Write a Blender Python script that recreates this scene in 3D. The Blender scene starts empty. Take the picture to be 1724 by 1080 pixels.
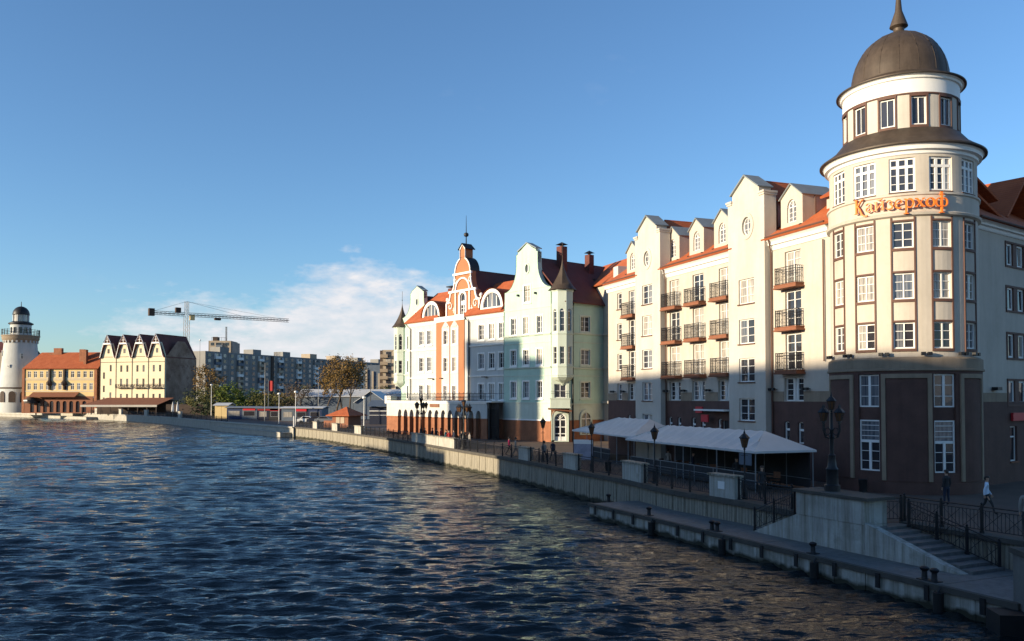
import bpy, bmesh, math, random
import numpy as np
from mathutils import Vector, Matrix, noise
from mathutils.geometry import tessellate_polygon
R = math.radians
rnd = random.Random(7)
scene = bpy.context.scene
COL = scene.collection

# ---------------------------------------------------------------- camera
F_PX, CX, PY, CAM_H = 1400.0, 862.0, 631.0, 5.3
PITCH = math.atan(39 / F_PX)
cam = bpy.data.cameras.new('camera')
cam.sensor_width = 36.0
cam.lens = F_PX / 1724 * 36
cam.shift_y = (PY - 540) / 1724
cam.clip_start, cam.clip_end = 0.3, 9000
cam_o = bpy.data.objects.new('camera', cam)
cam_o.location = (0, 0, CAM_H)
cam_o.rotation_euler = (R(90) + PITCH, 0, 0)
COL.objects.link(cam_o)
scene.camera = cam_o

# ---------------------------------------------------------------- sky, sun, exposure
SUN_AZ, SUN_EL = 245.0, 11.0
world = bpy.data.worlds.new('World'); scene.world = world; world.use_nodes = True
wn, wl = world.node_tree.nodes, world.node_tree.links
wn.clear()
def wnode(t, **kw):
    n = wn.new(t)
    for k, v in kw.items(): setattr(n, k, v)
    return n
def wmath(op, a, b=None, clamp=False):
    n = wnode('ShaderNodeMath', operation=op, use_clamp=clamp)
    for i, x in enumerate((a, b)):
        if x is None: continue
        if isinstance(x, (int, float)): n.inputs[i].default_value = x
        else: wl.new(x, n.inputs[i])
    return n.outputs[0]
sky = wnode('ShaderNodeTexSky', sky_type='NISHITA', sun_disc=False, sun_elevation=R(SUN_EL), sun_rotation=R(SUN_AZ),
            altitude=50, air_density=1.0, dust_density=0.4, ozone_density=4.2)
tc = wnode('ShaderNodeTexCoord')
sep = wnode('ShaderNodeSeparateXYZ'); wl.new(tc.outputs['Generated'], sep.inputs[0])
az = wmath('ARCTAN2', sep.outputs[0], sep.outputs[1])
el = wmath('ARCSINE', sep.outputs[2])
comb = wnode('ShaderNodeCombineXYZ')
comb.inputs[2].default_value = 3.7; wl.new(wmath('MULTIPLY', az, 6.0), comb.inputs[0]); wl.new(wmath('MULTIPLY', el, 15.0), comb.inputs[1])
def wnoise(scale, detail, rough):
    n = wnode('ShaderNodeTexNoise'); n.inputs['Scale'].default_value = scale
    n.inputs['Detail'].default_value = detail; n.inputs['Roughness'].default_value = rough
    wl.new(comb.outputs[0], n.inputs['Vector']); return n.outputs[0]
n1, n2 = wnoise(0.75, 6, 0.6), wnoise(3.2, 7, 0.62)
top = wmath('ADD', wmath('MULTIPLY', wmath('SUBTRACT', n1, 0.42), 0.22), 0.04)          # how high the bank reaches, radians
top = wmath('ADD', top, wmath('MULTIPLY', wmath('SUBTRACT', n2, 0.5), 0.07))
azb = wmath('DIVIDE', wmath('ADD', az, 0.20), 0.24)
top = wmath('ADD', top, wmath('MULTIPLY', wmath('POWER', 2.718, wmath('MULTIPLY', wmath('MULTIPLY', azb, azb), -1.0)), 0.075))
azd = wmath('DIVIDE', wmath('ADD', az, 0.185), 0.075)
top = wmath('ADD', top, wmath('MULTIPLY', wmath('POWER', 2.718, wmath('MULTIPLY', wmath('MULTIPLY', azd, azd), -1.0)), 0.035))      # a cumulus head
dens = wmath('MULTIPLY', wmath('SUBTRACT', top, el), 24.0, clamp=True)
dens = wmath('MULTIPLY', dens, wmath('ADD', wmath('MULTIPLY', n2, 1.2), 0.26, clamp=True))
# high thin wisps
wisp = wmath('MULTIPLY', wmath('SUBTRACT', wnoise(0.9, 5, 0.55), 0.66), 0.5, clamp=True)
dens = wmath('MAXIMUM', dens, wisp)
mix = wnode('ShaderNodeMixRGB'); wl.new(dens, mix.inputs[0]); wl.new(sky.outputs[0], mix.inputs[1])
ccol = wnode('ShaderNodeMixRGB'); wl.new(n2, ccol.inputs[0])
ccol.inputs[1].default_value = (2.7, 2.95, 3.4, 1); ccol.inputs[2].default_value = (4.4, 4.25, 4.2, 1)
wl.new(ccol.outputs[0], mix.inputs[2])
bg = wnode('ShaderNodeBackground'); bg.inputs[1].default_value = 0.125
wl.new(mix.outputs[0], bg.inputs[0])
wo = wnode('ShaderNodeOutputWorld'); wl.new(bg.outputs[0], wo.inputs[0])

SUN_V = Vector((math.sin(R(SUN_AZ)) * math.cos(R(SUN_EL)), math.cos(R(SUN_AZ)) * math.cos(R(SUN_EL)), math.sin(R(SUN_EL))))
sun = bpy.data.lights.new('sun', 'SUN'); sun.energy = 5.0; sun.angle = R(0.53); sun.color = (1.0, 0.83, 0.585)
sun_o = bpy.data.objects.new('sun', sun); COL.objects.link(sun_o)
sun_o.rotation_euler = SUN_V.to_track_quat('Z', 'Y').to_euler(); sun_o.location = (-60, -20, 60)

vs = scene.view_settings
scene.display_settings.display_device = 'sRGB'
vs.view_transform = 'Standard'; vs.look = 'None'; vs.exposure = 0.87; vs.gamma = 1.0; vs.use_curve_mapping = False
scene.cycles.max_bounces = 6; scene.cycles.diffuse_bounces = 3; scene.cycles.glossy_bounces = 4
scene.cycles.use_denoising = True

# ---------------------------------------------------------------- materials
def mat(name, col, rough=0.8, var=0.12, scale=1.5, bump=0.0, bscale=20.0, metal=0.0, streak=0.0, spec=0.35, col2=None, rows=None, dirt=None, tide=None, sfreq=2.6):
    m = bpy.data.materials.new(name); m.use_nodes = True
    nt = m.node_tree; N, L = nt.nodes, nt.links
    b = N['Principled BSDF']
    b.inputs['Roughness'].default_value = rough; b.inputs['Metallic'].default_value = metal
    b.inputs['Specular IOR Level'].default_value = spec
    t = N.new('ShaderNodeTexCoord')
    def noise_(sc, det=5, vec=None, rough_=0.55):
        n = N.new('ShaderNodeTexNoise'); n.inputs['Scale'].default_value = sc; n.inputs['Detail'].default_value = det
        n.inputs['Roughness'].default_value = rough_
        L.new(vec or t.outputs['Object'], n.inputs['Vector']); return n.outputs[0]
    def mixc(fac, a, bcol, mode='MIX'):
        x = N.new('ShaderNodeMixRGB'); x.blend_type = mode
        if isinstance(fac, (int, float)): x.inputs[0].default_value = fac
        else: L.new(fac, x.inputs[0])
        for i, c in ((1, a), (2, bcol)):
            if isinstance(c, tuple): x.inputs[i].default_value = (*c, 1)
            else: L.new(c, x.inputs[i])
        return x.outputs[0]
    def ramp(fac, lo, hi):
        r = N.new('ShaderNodeMapRange'); r.inputs[1].default_value = lo; r.inputs[2].default_value = hi; L.new(fac, r.inputs[0]); return r.outputs[0]
    dk = tuple(c * (1 - var) for c in col); lt = tuple(min(0.95, c * (1 + var)) for c in (col2 or col))
    c = mixc(ramp(noise_(scale), 0.3, 0.7), dk, lt)
    c = mixc(ramp(noise_(scale * 9, 4), 0.35, 0.75), c, mixc(1.0, c, (1 - var * .6,) * 3, 'MULTIPLY'))
    if streak:
        mp = N.new('ShaderNodeMapping'); mp.inputs['Scale'].default_value = (sfreq, sfreq, 0.12); L.new(t.outputs['Object'], mp.inputs[0])
        s = ramp(noise_(1.3, 6, mp.outputs[0], 0.7), 0.42, 0.68)
        c = mixc(s, c, mixc(1.0, c, tuple(1 - streak * k for k in (0.85, 0.9, 1.0)), 'MULTIPLY'))
    if dirt:      # a stain with a shape of its own
        s = ramp(noise_(0.35, 6, None, 0.7), 0.52, 0.70); c = mixc(s, c, dirt)
    if tide is not None:      # the wet, weed-grown strip above the river
        sx = N.new('ShaderNodeSeparateXYZ'); L.new(t.outputs['Object'], sx.inputs[0])
        a = N.new('ShaderNodeMath'); a.operation = 'MULTIPLY_ADD'; L.new(noise_(1.1, 5), a.inputs[0]); a.inputs[1].default_value = 0.7; L.new(sx.outputs[2], a.inputs[2])
        r = N.new('ShaderNodeMapRange'); r.inputs[1].default_value = tide + .45; r.inputs[2].default_value = tide + .28; L.new(a.outputs[0], r.inputs[0])
        c = mixc(r.outputs[0], c, (0.035, 0.034, 0.022))
    h = noise_(bscale, 4) if bump else None
    if rows:      # courses: tile rows along the slope, or masonry
        w = N.new('ShaderNodeTexWave'); w.wave_type = 'BANDS'; w.bands_direction = 'Z'; w.wave_profile = 'SAW'
        w.inputs['Scale'].default_value = rows; w.inputs['Distortion'].default_value = 0.6; w.inputs['Detail'].default_value = 1
        L.new(t.outputs['Object'], w.inputs['Vector']); hw = w.outputs['Fac']
        wx = N.new('ShaderNodeTexWave'); wx.bands_direction = 'X'; wx.inputs['Scale'].default_value = rows * 1.1; L.new(t.outputs['Object'], wx.inputs['Vector'])
        a = N.new('ShaderNodeMath'); a.operation = 'MULTIPLY_ADD'; L.new(wx.outputs['Fac'], a.inputs[0]); a.inputs[1].default_value = 0.5; L.new(hw, a.inputs[2])
        h = a.outputs[0]
        c = mixc(ramp(hw, 0.75, 1.0), c, mixc(1.0, c, (0.72,) * 3, 'MULTIPLY'))
    L.new(c, b.inputs['Base Color'])
    if h is not None:
        bp = N.new('ShaderNodeBump'); bp.inputs['Strength'].default_value = bump or 0.5; bp.inputs['Distance'].default_value = 0.03 if not rows else 0.05
        L.new(h, bp.inputs['Height']); L.new(bp.outputs[0], b.inputs['Normal'])
    return m

def glass_mat(name, kind):
    m = bpy.data.materials.new(name); m.use_nodes = True
    N, L = m.node_tree.nodes, m.node_tree.links; b = N['Principled BSDF']
    b.inputs['Roughness'].default_value = 0.04; b.inputs['Specular IOR Level'].default_value = 0.75; b.inputs['IOR'].default_value = 1.5
    t = N.new('ShaderNodeTexCoord'); rp = N.new('ShaderNodeValToRGB')
    if kind == 'dark':
        n = N.new('ShaderNodeTexNoise'); n.inputs['Scale'].default_value = 0.9; L.new(t.outputs['Object'], n.inputs['Vector'])
        rp.color_ramp.elements[0].color = (0.012, 0.014, 0.02, 1); rp.color_ramp.elements[1].color = (0.05, 0.045, 0.05, 1)
        L.new(n.outputs[0], rp.inputs[0])
    else:
        mp = N.new('ShaderNodeMapping'); mp.inputs['Scale'].default_value = (1, 1, 0.05); L.new(t.outputs['Object'], mp.inputs[0])
        n = N.new('ShaderNodeTexNoise'); n.inputs['Scale'].default_value = 9; n.inputs['Detail'].default_value = 3; L.new(mp.outputs[0], n.inputs['Vector'])
        lo, hi = ((0.16, 0.14, 0.12), (0.5, 0.46, 0.40)) if kind == 'curtain' else ((0.06, 0.07, 0.09), (0.2, 0.2, 0.21))
        rp.color_ramp.elements[0].position = 0.35; rp.color_ramp.elements[1].position = 0.65
        rp.color_ramp.elements[0].color = (*lo, 1); rp.color_ramp.elements[1].color = (*hi, 1)
        L.new(n.outputs[0], rp.inputs[0])
    L.new(rp.outputs[0], b.inputs['Base Color'])
    # old float glass is never quite flat
    w = N.new('ShaderNodeTexNoise'); w.inputs['Scale'].default_value = 1.6; L.new(t.outputs['Object'], w.inputs['Vector'])
    bp = N.new('ShaderNodeBump'); bp.inputs['Strength'].default_value = 0.12; bp.inputs['Distance'].default_value = 0.05
    L.new(w.outputs[0], bp.inputs['Height']); L.new(bp.outputs[0], b.inputs['Normal'])
    return m

MT = dict(
    cream=mat('cream_plaster', (0.485, 0.435, 0.368), 0.9, 0.085, 0.35, 0.15, 60, streak=0.13, sfreq=1.1),
    cream2=mat('pale_plaster', (0.5, 0.46, 0.4), 0.9, 0.085, 0.35, 0.15, 60, streak=0.12, sfreq=1.1),
    white=mat('white_paint', (0.72, 0.71, 0.68), 0.55, 0.04, 2.0),
    whitewall=mat('white_plaster', (0.47, 0.48, 0.465), 0.9, 0.05, 0.6, 0.12, 60, streak=0.14, sfreq=1.4),
    mint=mat('mint_plaster', (0.4, 0.54, 0.45), 0.9, 0.07, 0.5, 0.15, 60, streak=0.13, sfreq=1.1),
    mintpale=mat('pale_mint_plaster', (0.5, 0.56, 0.48), 0.9, 0.05, 0.5, 0.12, 60, streak=0.14, sfreq=1.4),
    terracotta=mat('terracotta_plaster', (0.37, 0.15, 0.072), 0.9, 0.07, 0.6, 0.15, 60),
    brick=mat('orange_brick', (0.31, 0.13, 0.068), 0.9, 0.18, 1.2, 0.5, rows=4.0),
    brown=mat('brown_clinker', (0.105, 0.056, 0.046), 0.75, 0.16, 1.0, 0.25, rows=5.0, streak=0.12),
    stone=mat('tan_sandstone', (0.27, 0.21, 0.15), 0.9, 0.12, 1.2, 0.2, 25, streak=0.15),
    trim=mat('brown_trim', (0.11, 0.055, 0.04), 0.7, 0.12, 2.0),
    slab=mat('terracotta_slab', (0.21, 0.082, 0.043), 0.8, 0.12, 2.0),
    tile=mat('orange_roof_tile', (0.40, 0.092, 0.028), 0.75, 0.16, 0.7, 0.6, rows=1.7, col2=(0.37, 0.10, 0.035)),
    tiledark=mat('maroon_roof_tile', (0.12, 0.036, 0.028), 0.7, 0.16, 0.7, 0.6, rows=1.7),
    bronze=mat('bronze_sheet', (0.075, 0.055, 0.04), 0.55, 0.22, 0.8, 0.1, 8, metal=0.2, streak=0.3),
    lead=mat('grey_sheet_metal', (0.24, 0.265, 0.265), 0.5, 0.12, 1.0, metal=0.3),
    iron=mat('black_iron', (0.014, 0.014, 0.016), 0.5, 0.2, 3.0),
    steel=mat('grey_steel', (0.22, 0.23, 0.24), 0.5, 0.1, 3.0, metal=0.4),
    conc=mat('stained_concrete', (0.33, 0.305, 0.25), 0.92, 0.16, 0.6, 0.4, 14, streak=0.85, dirt=(0.13, 0.125, 0.10), tide=-1.62, sfreq=4.5),
    concpale=mat('pale_concrete', (0.42, 0.405, 0.36), 0.9, 0.13, 0.8, 0.3, 16, streak=0.5, dirt=(0.22, 0.20, 0.16), sfreq=3.5),
    concdark=mat('wet_concrete', (0.155, 0.153, 0.15), 0.7, 0.22, 0.7, 0.4, 12, streak=0.4, dirt=(0.11, 0.115, 0.10)),
    concblock=mat('weathered_concrete_block', (0.4, 0.39, 0.35), 0.92, 0.16, 0.9, 0.35, 16, streak=0.68, dirt=(0.20, 0.19, 0.15), tide=-.62, sfreq=2.4),
    coping=mat('coping_stone', (0.075, 0.068, 0.058), 0.9, 0.2, 1.2, 0.3, 18),
    paving=mat('red_brown_paving', (0.1, 0.068, 0.052), 0.85, 0.25, 0.35, 0.35, 9),
    black=mat('black_rubber', (0.012, 0.012, 0.012), 0.7),
    orange=mat('orange_sign', (0.85, 0.20, 0.025), 0.45, 0.05),
    red=mat('red_paint', (0.5, 0.02, 0.03), 0.5, 0.08),
    canvas=mat('white_canvas', (0.52, 0.52, 0.51), 0.75, 0.05, 0.8, 0.1, 6),
    blue=mat('blue_panel', (0.02, 0.035, 0.09), 0.6, 0.15, 0.8),
    bluegrey=mat('blue_grey_cladding', (0.1, 0.125, 0.16), 0.7, 0.15, 0.5),
    panelgrey=mat('grey_prefab_panel', (0.23, 0.225, 0.215), 0.85, 0.14, 0.12, streak=0.2),
    tanbrick=mat('tan_prefab_panel', (0.34, 0.28, 0.21), 0.85, 0.1, 0.3),
    yellow=mat('ochre_plaster', (0.62, 0.46, 0.22), 0.9, 0.07, 0.5),
    cream3=mat('straw_plaster', (0.62, 0.54, 0.38), 0.9, 0.06, 0.4),
    mural=mat('weathered_mural_wall', (0.26, 0.155, 0.1), 0.9, 0.3, 0.22, 0.2, 5, col2=(0.30, 0.21, 0.155), dirt=(0.13, 0.07, 0.05)),
    timber=mat('dark_timber', (0.06, 0.04, 0.03), 0.8, 0.2),
    bark=mat('tree_bark', (0.09, 0.07, 0.055), 0.95, 0.25, 2.0, 0.5, 12),
    amber=mat('amber_lantern_glass', (0.12, 0.06, 0.03), 0.25, 0.15, 4.0),
    greyprint=mat('faded_print', (0.26, 0.27, 0.34), 0.7, 0.25, 1.5), skin=mat('skin', (0.42, 0.26, 0.18), 0.6, 0.05), hair=mat('dark_hair', (0.02, 0.014, 0.01), 0.6),
    navy=mat('navy_cloth', (0.02, 0.025, 0.045), 0.9, 0.15, 4.0), charcoal=mat('charcoal_cloth', (0.03, 0.03, 0.032), 0.9, 0.15, 4.0),
    pink=mat('pink_cloth', (0.5, 0.03, 0.10), 0.9, 0.1, 4.0), palecloth=mat('pale_blue_cloth', (0.5, 0.6, 0.72), 0.9, 0.06, 4.0),
    greycloth=mat('grey_cloth', (0.26, 0.24, 0.22), 0.9, 0.1, 4.0), teal=mat('teal_cloth', (0.04, 0.15, 0.17), 0.9, 0.1, 4.0),
    redcloth=mat('red_cloth', (0.30, 0.03, 0.03), 0.9, 0.1, 4.0), wood=mat('brown_wood', (0.20, 0.09, 0.05), 0.7, 0.2),
)
G_DARK, G_CURT, G_MID = glass_mat('window_glass', 'dark'), glass_mat('curtained_glass', 'curtain'), glass_mat('dim_curtained_glass', 'mid')
def leaf_mat(name, a, b):
    m = bpy.data.materials.new(name); m.use_nodes = True; N, L = m.node_tree.nodes, m.node_tree.links; bs = N['Principled BSDF']
    t = N.new('ShaderNodeTexCoord'); n = N.new('ShaderNodeTexNoise'); n.inputs['Scale'].default_value = 0.9; n.inputs['Detail'].default_value = 4
    L.new(t.outputs['Object'], n.inputs['Vector']); rp = N.new('ShaderNodeValToRGB')
    rp.color_ramp.elements[0].color = (*a, 1); rp.color_ramp.elements[1].color = (*b, 1)
    rp.color_ramp.elements[0].position = .35; rp.color_ramp.elements[1].position = .65
    L.new(n.outputs[0], rp.inputs[0]); L.new(rp.outputs[0], bs.inputs['Base Color']); bs.inputs['Roughness'].default_value = .7
    bs.inputs['Specular IOR Level'].default_value = .2
    return m
LEAF = dict(green=leaf_mat('spring_leaf', (0.07, 0.10, 0.018), (0.16, 0.19, 0.035)), olive=leaf_mat('olive_leaf', (0.07, 0.07, 0.022), (0.15, 0.135, 0.04)),
            rust=leaf_mat('rust_bud', (0.11, 0.07, 0.022), (0.22, 0.13, 0.035)), twig=leaf_mat('bare_twig', (0.07, 0.05, 0.035), (0.14, 0.10, 0.065)),
            dark=leaf_mat('dark_leaf', (0.02, 0.03, 0.012), (0.05, 0.06, 0.02)))

# ---------------------------------------------------------------- mesh builder
def arc_pts(cx, cz, rx, rz, a0, a1, n):
    return [(cx + rx * math.cos(R(a0 + (a1 - a0) * i / n)), cz + rz * math.sin(R(a0 + (a1 - a0) * i / n))) for i in range(n + 1)]
def rect(u0, u1, z0, z1): return [(u0, z0), (u1, z0), (u1, z1), (u0, z1)]
def arch(u0, u1, z0, z1, n=10, point=0.0):
    """outline of an opening with a round (or slightly pointed) head"""
    r = (u1 - u0) / 2; c = (u0 + u1) / 2; rz = r * (1 + point)
    return [(u0, z0), (u1, z0)] + arc_pts(c, z1 - rz, r, rz, 0, 180, n)
def inset(poly, d):
    us = [p[0] for p in poly]; zs = [p[1] for p in poly]
    cu, cz = (min(us) + max(us)) / 2, (min(zs) + max(zs)) / 2; hw, hh = (max(us) - min(us)) / 2, (max(zs) - min(zs)) / 2
    return [(cu + (u - cu) * (hw - d) / hw, cz + (z - cz) * (hh - d) / hh) for u, z in poly]
class MB:
    def __init__(s): s.v, s.f, s.m, s.s = [], [], [], []
    def poly(s, pts, mi=0, sm=False):
        b = len(s.v); s.v += [tuple(p) for p in pts]; s.f.append(tuple(range(b, b + len(pts)))); s.m.append(mi); s.s.append(sm); return s
    def box(s, x0, x1, y0, y1, z0, z1, mi=0, M=None):
        b = len(s.v); c = [(x, y, z) for z in (z0, z1) for y in (y0, y1) for x in (x0, x1)]
        s.v += [tuple(M @ Vector(p)) for p in c] if M else c
        for q in ((0, 2, 3, 1), (4, 5, 7, 6), (0, 1, 5, 4), (1, 3, 7, 5), (3, 2, 6, 7), (2, 0, 4, 6)):
            s.f.append(tuple(b + i for i in q)); s.m.append(mi); s.s.append(False)
        return s
    def tess(s, outer, holes, fn, mi=0):
        loops = [[Vector((u, z, 0)) for u, z in L] for L in [outer] + list(holes)]
        flat = [p for L in loops for p in L]
        b = len(s.v); s.v += [tuple(fn(p.x, p.y)) for p in flat]
        for t in tessellate_polygon(loops):
            a = (flat[t[1]] - flat[t[0]]).cross(flat[t[2]] - flat[t[0]]).z
            if abs(a) < 1e-9: continue
            t = t if a > 0 else t[::-1]
            s.f.append(tuple(b + i for i in t)); s.m.append(mi); s.s.append(False)
        return s
    def strip(s, loop, fa, fb, mi=0, sm=False):
        b = len(s.v); n = len(loop)
        s.v += [tuple(fa(*p)) for p in loop] + [tuple(fb(*p)) for p in loop]
        for i in range(n):
            j = (i + 1) % n; s.f.append((b + i, b + n + i, b + n + j, b + j)); s.m.append(mi); s.s.append(sm)
        return s
    def wall(s, outer, holes=(), y=0.0, thick=0.3, reveal=0.25, mi=0, back=False):
        """a facade in the local x-z plane seen from -y, with real openings"""
        s.tess(outer, holes, lambda u, z: (u, y, z), mi)
        s.strip(outer, lambda u, z: (u, y, z), lambda u, z: (u, y + thick, z), mi)
        if back: s.tess(outer, (), lambda u, z: (u, y + thick, z), mi)
        for h in holes: s.strip(h[::-1], lambda u, z: (u, y, z), lambda u, z: (u, y + reveal, z), mi)
        return s
    def ring(s, outer, inner, y0, y1, mi=0):
        n = len(outer)
        for i in range(n):
            j = (i + 1) % n
            a, b_, c, d = outer[i], outer[j], inner[j], inner[i]
            s.poly([(a[0], y0, a[1]), (b_[0], y0, b_[1]), (c[0], y0, c[1]), (d[0], y0, d[1])], mi)
            s.poly([(d[0], y0, d[1]), (c[0], y0, c[1]), (c[0], y1, c[1]), (d[0], y1, d[1])], mi)
            s.poly([(b_[0], y0, b_[1]), (a[0], y0, a[1]), (a[0], y1, a[1]), (b_[0], y1, b_[1])], mi)
        return s
    def lathe(s, prof, n=32, mi=0, c=(0, 0), a0=0, a1=360, sm=True):
        b = len(s.v); full = abs(a1 - a0) >= 360; k = n if full else n + 1
        for r, z in prof:
            for i in range(k):
                a = R(a0 + (a1 - a0) * i / n); s.v.append((c[0] + r * math.sin(a), c[1] - r * math.cos(a), z))
        for j in range(len(prof) - 1):
            for i in range(n):
                i2 = (i + 1) % k
                s.f.append((b + j * k + i, b + j * k + i2, b + (j + 1) * k + i2, b + (j + 1) * k + i)); s.m.append(mi); s.s.append(sm)
        return s
    def cylbox(s, r0, r1, a0, a1, z0, z1, mi=0, step=4, sm=True):
        """a curved block on a drum: r0 inner, r1 outer radius, degrees"""
        n = max(1, int(abs(a1 - a0) / step + .5)); b = len(s.v)
        for i in range(n + 1):
            a = R(a0 + (a1 - a0) * i / n); sa, ca = math.sin(a), -math.cos(a)
            s.v += [(r1 * sa, r1 * ca, z0), (r1 * sa, r1 * ca, z1), (r0 * sa, r0 * ca, z1), (r0 * sa, r0 * ca, z0)]
        for i in range(n):
            p = b + 4 * i; q = p + 4
            for k in range(4):
                l = (k + 1) % 4; s.f.append((p + k, q + k, q + l, p + l)); s.m.append(mi); s.s.append(sm and k == 0)
        s.f.append((b, b + 1, b + 2, b + 3)); s.f.append((b + 4 * n + 3, b + 4 * n + 2, b + 4 * n + 1, b + 4 * n)); s.m += [mi, mi]; s.s += [False, False]
        return s
    def cylwall(s, r, z0, z1, holes, mi=0, step=4, a0=-180, a1=180, reveal=0.2):
        """curved wall with openings given as (a0, a1, z0, z1)"""
        A = sorted({a0, a1} | {h[0] for h in holes} | {h[1] for h in holes}); Z = sorted({z0, z1} | {h[2] for h in holes} | {h[3] for h in holes})
        AA = []
        for p, q in zip(A, A[1:]):
            n = max(1, int((q - p) / step + .5)); AA += [p + (q - p) * i / n for i in range(n)]
        AA.append(A[-1])
        P = lambda a, z, rr=r: (rr * math.sin(R(a)), -rr * math.cos(R(a)), z)
        for p, q in zip(AA, AA[1:]):
            for e, g_ in zip(Z, Z[1:]):
                ma, mz = (p + q) / 2, (e + g_) / 2
                if any(h[0] < ma < h[1] and h[2] < mz < h[3] for h in holes): continue
                s.poly([P(p, e), P(q, e), P(q, g_), P(p, g_)], mi)
        ri = r - reveal
        for h in holes:
            for a, fl in ((h[0], 0), (h[1], 1)): s.poly([P(a, h[2]), P(a, h[3]), P(a, h[3], ri), P(a, h[2], ri)], mi)
            n = max(1, int((h[1] - h[0]) / step + .5))
            for i in range(n):
                p, q = (h[0] + (h[1] - h[0]) * (i + k) / n for k in (0, 1))
                for z in h[2:]: s.poly([P(p, z), P(q, z), P(q, z, ri), P(p, z, ri)], mi)
        return s
    def tube(s, pts, r, n=6, mi=0, cap=True):
        pts = [Vector(p) for p in pts]; rr = r if isinstance(r, (list, tuple)) else [r] * len(pts); b = len(s.v)
        for i, p in enumerate(pts):
            d = (pts[min(i + 1, len(pts) - 1)] - pts[max(i - 1, 0)]).normalized()
            e = d.orthogonal().normalized() if abs(d.z) > .9 else Vector((-d.y, d.x, 0)).normalized(); g_ = d.cross(e)
            for k in range(n):
                a = 2 * math.pi * k / n; s.v.append(tuple(p + (e * math.cos(a) + g_ * math.sin(a)) * rr[i]))
        for i in range(len(pts) - 1):
            for k in range(n):
                l = (k + 1) % n; s.f.append((b + i * n + k, b + i * n + l, b + (i + 1) * n + l, b + (i + 1) * n + k)); s.m.append(mi); s.s.append(n > 5)
        if cap:
            s.f.append(tuple(b + k for k in range(n))[::-1]); s.f.append(tuple(b + (len(pts) - 1) * n + k for k in range(n))); s.m += [mi, mi]; s.s += [False, False]
        return s
    def prism_y(s, poly, y0, y1, mi=0): return s.wall(poly, (), y0, y1 - y0, mi=mi, back=True)
    def slab(s, a, b, c, d, t, mi=0):
        """a thick sheet: four corners (counter-clockwise from above), thickness t downwards"""
        P = [Vector(p) for p in (a, b, c, d)]; n = (P[1] - P[0]).cross(P[3] - P[0]).normalized()
        if n.z < 0: n = -n
        Q = [p - n * t for p in P]
        s.poly(P, mi); s.poly(Q[::-1], mi)
        for i in range(4): s.poly([P[i], Q[i], Q[(i + 1) % 4], P[(i + 1) % 4]], mi)
        return s
    def mesh(s, name, mats):
        me = bpy.data.meshes.new(name); me.from_pydata(s.v, [], s.f)
        for m in mats: me.materials.append(MT[m] if isinstance(m, str) else m)
        me.polygons.foreach_set('material_index', s.m); me.polygons.foreach_set('use_smooth', s.s)
        if any(s.s): me.set_sharp_from_angle(angle=R(38))
        me.update(); return me

# ---------------------------------------------------------------- objects
def link(name, data, parent=None, loc=(0, 0, 0), rotz=0.0, M=None):
    o = bpy.data.objects.new(name, data); COL.objects.link(o)
    if parent is not None: o.parent = parent
    if M is not None: o.matrix_local = M
    else:
        o.location = loc; o.rotation_euler = (0, 0, rotz)
    return o
def tag(o, label, cat, group=None, kind=None):
    if label: o['label'] = label
    if cat: o['category'] = cat
    if group: o['group'] = group
    if kind: o['kind'] = kind
    return o
def thing(name, label, cat, loc=(0, 0, 0), rotz=0.0, group=None):
    return tag(link(name, None, None, loc, rotz), label, cat, group)
def part(name, mb, mats, parent, loc=(0, 0, 0), rotz=0.0, M=None):
    me = mb.mesh(name, mats) if isinstance(mb, MB) else mb
    return link(name, me, parent, loc, rotz, M)
def struct(name, mb, mats):
    o = link(name, mb.mesh(name, mats)); o['kind'] = 'structure'; return o
CH = {}
def copy_tree(o, parent=None):
    c = o.copy(); COL.objects.link(c); c.parent = parent
    for ch in o.children: copy_tree(ch, c)
    return c

# frames: local x along a wall to the viewer's right, local y into the wall, z up
class Frame:
    def __init__(s, o, xd):
        l = math.hypot(*xd); s.o = Vector((o[0], o[1], 0)); s.x = Vector((xd[0] / l, xd[1] / l, 0)); s.y = Vector((-s.x.y, s.x.x, 0)); s.rz = math.atan2(s.x.y, s.x.x)
    def w(s, u, y, z=0): return s.o + s.x * u + s.y * y + Vector((0, 0, z))
    def M(s): return Matrix.Translation(s.o) @ Matrix.Rotation(s.rz, 4, 'Z')
def sight(px, py):
    """viewing direction through a point of the photograph (1724 x 1080)"""
    a, b = (px - CX) / F_PX, (PY - py) / F_PX; c, s_ = math.cos(PITCH), math.sin(PITCH)
    return Vector((a, c - b * s_, s_ + b * c))
def at(px, py, z=0.0):
    r = sight(px, py); t = (z - CAM_H) / r.z; return Vector((r.x * t, r.y * t, z))
def atY(px, py, Y):
    r = sight(px, py); t = Y / r.y; return Vector((r.x * t, Y, CAM_H + r.z * t))

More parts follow.
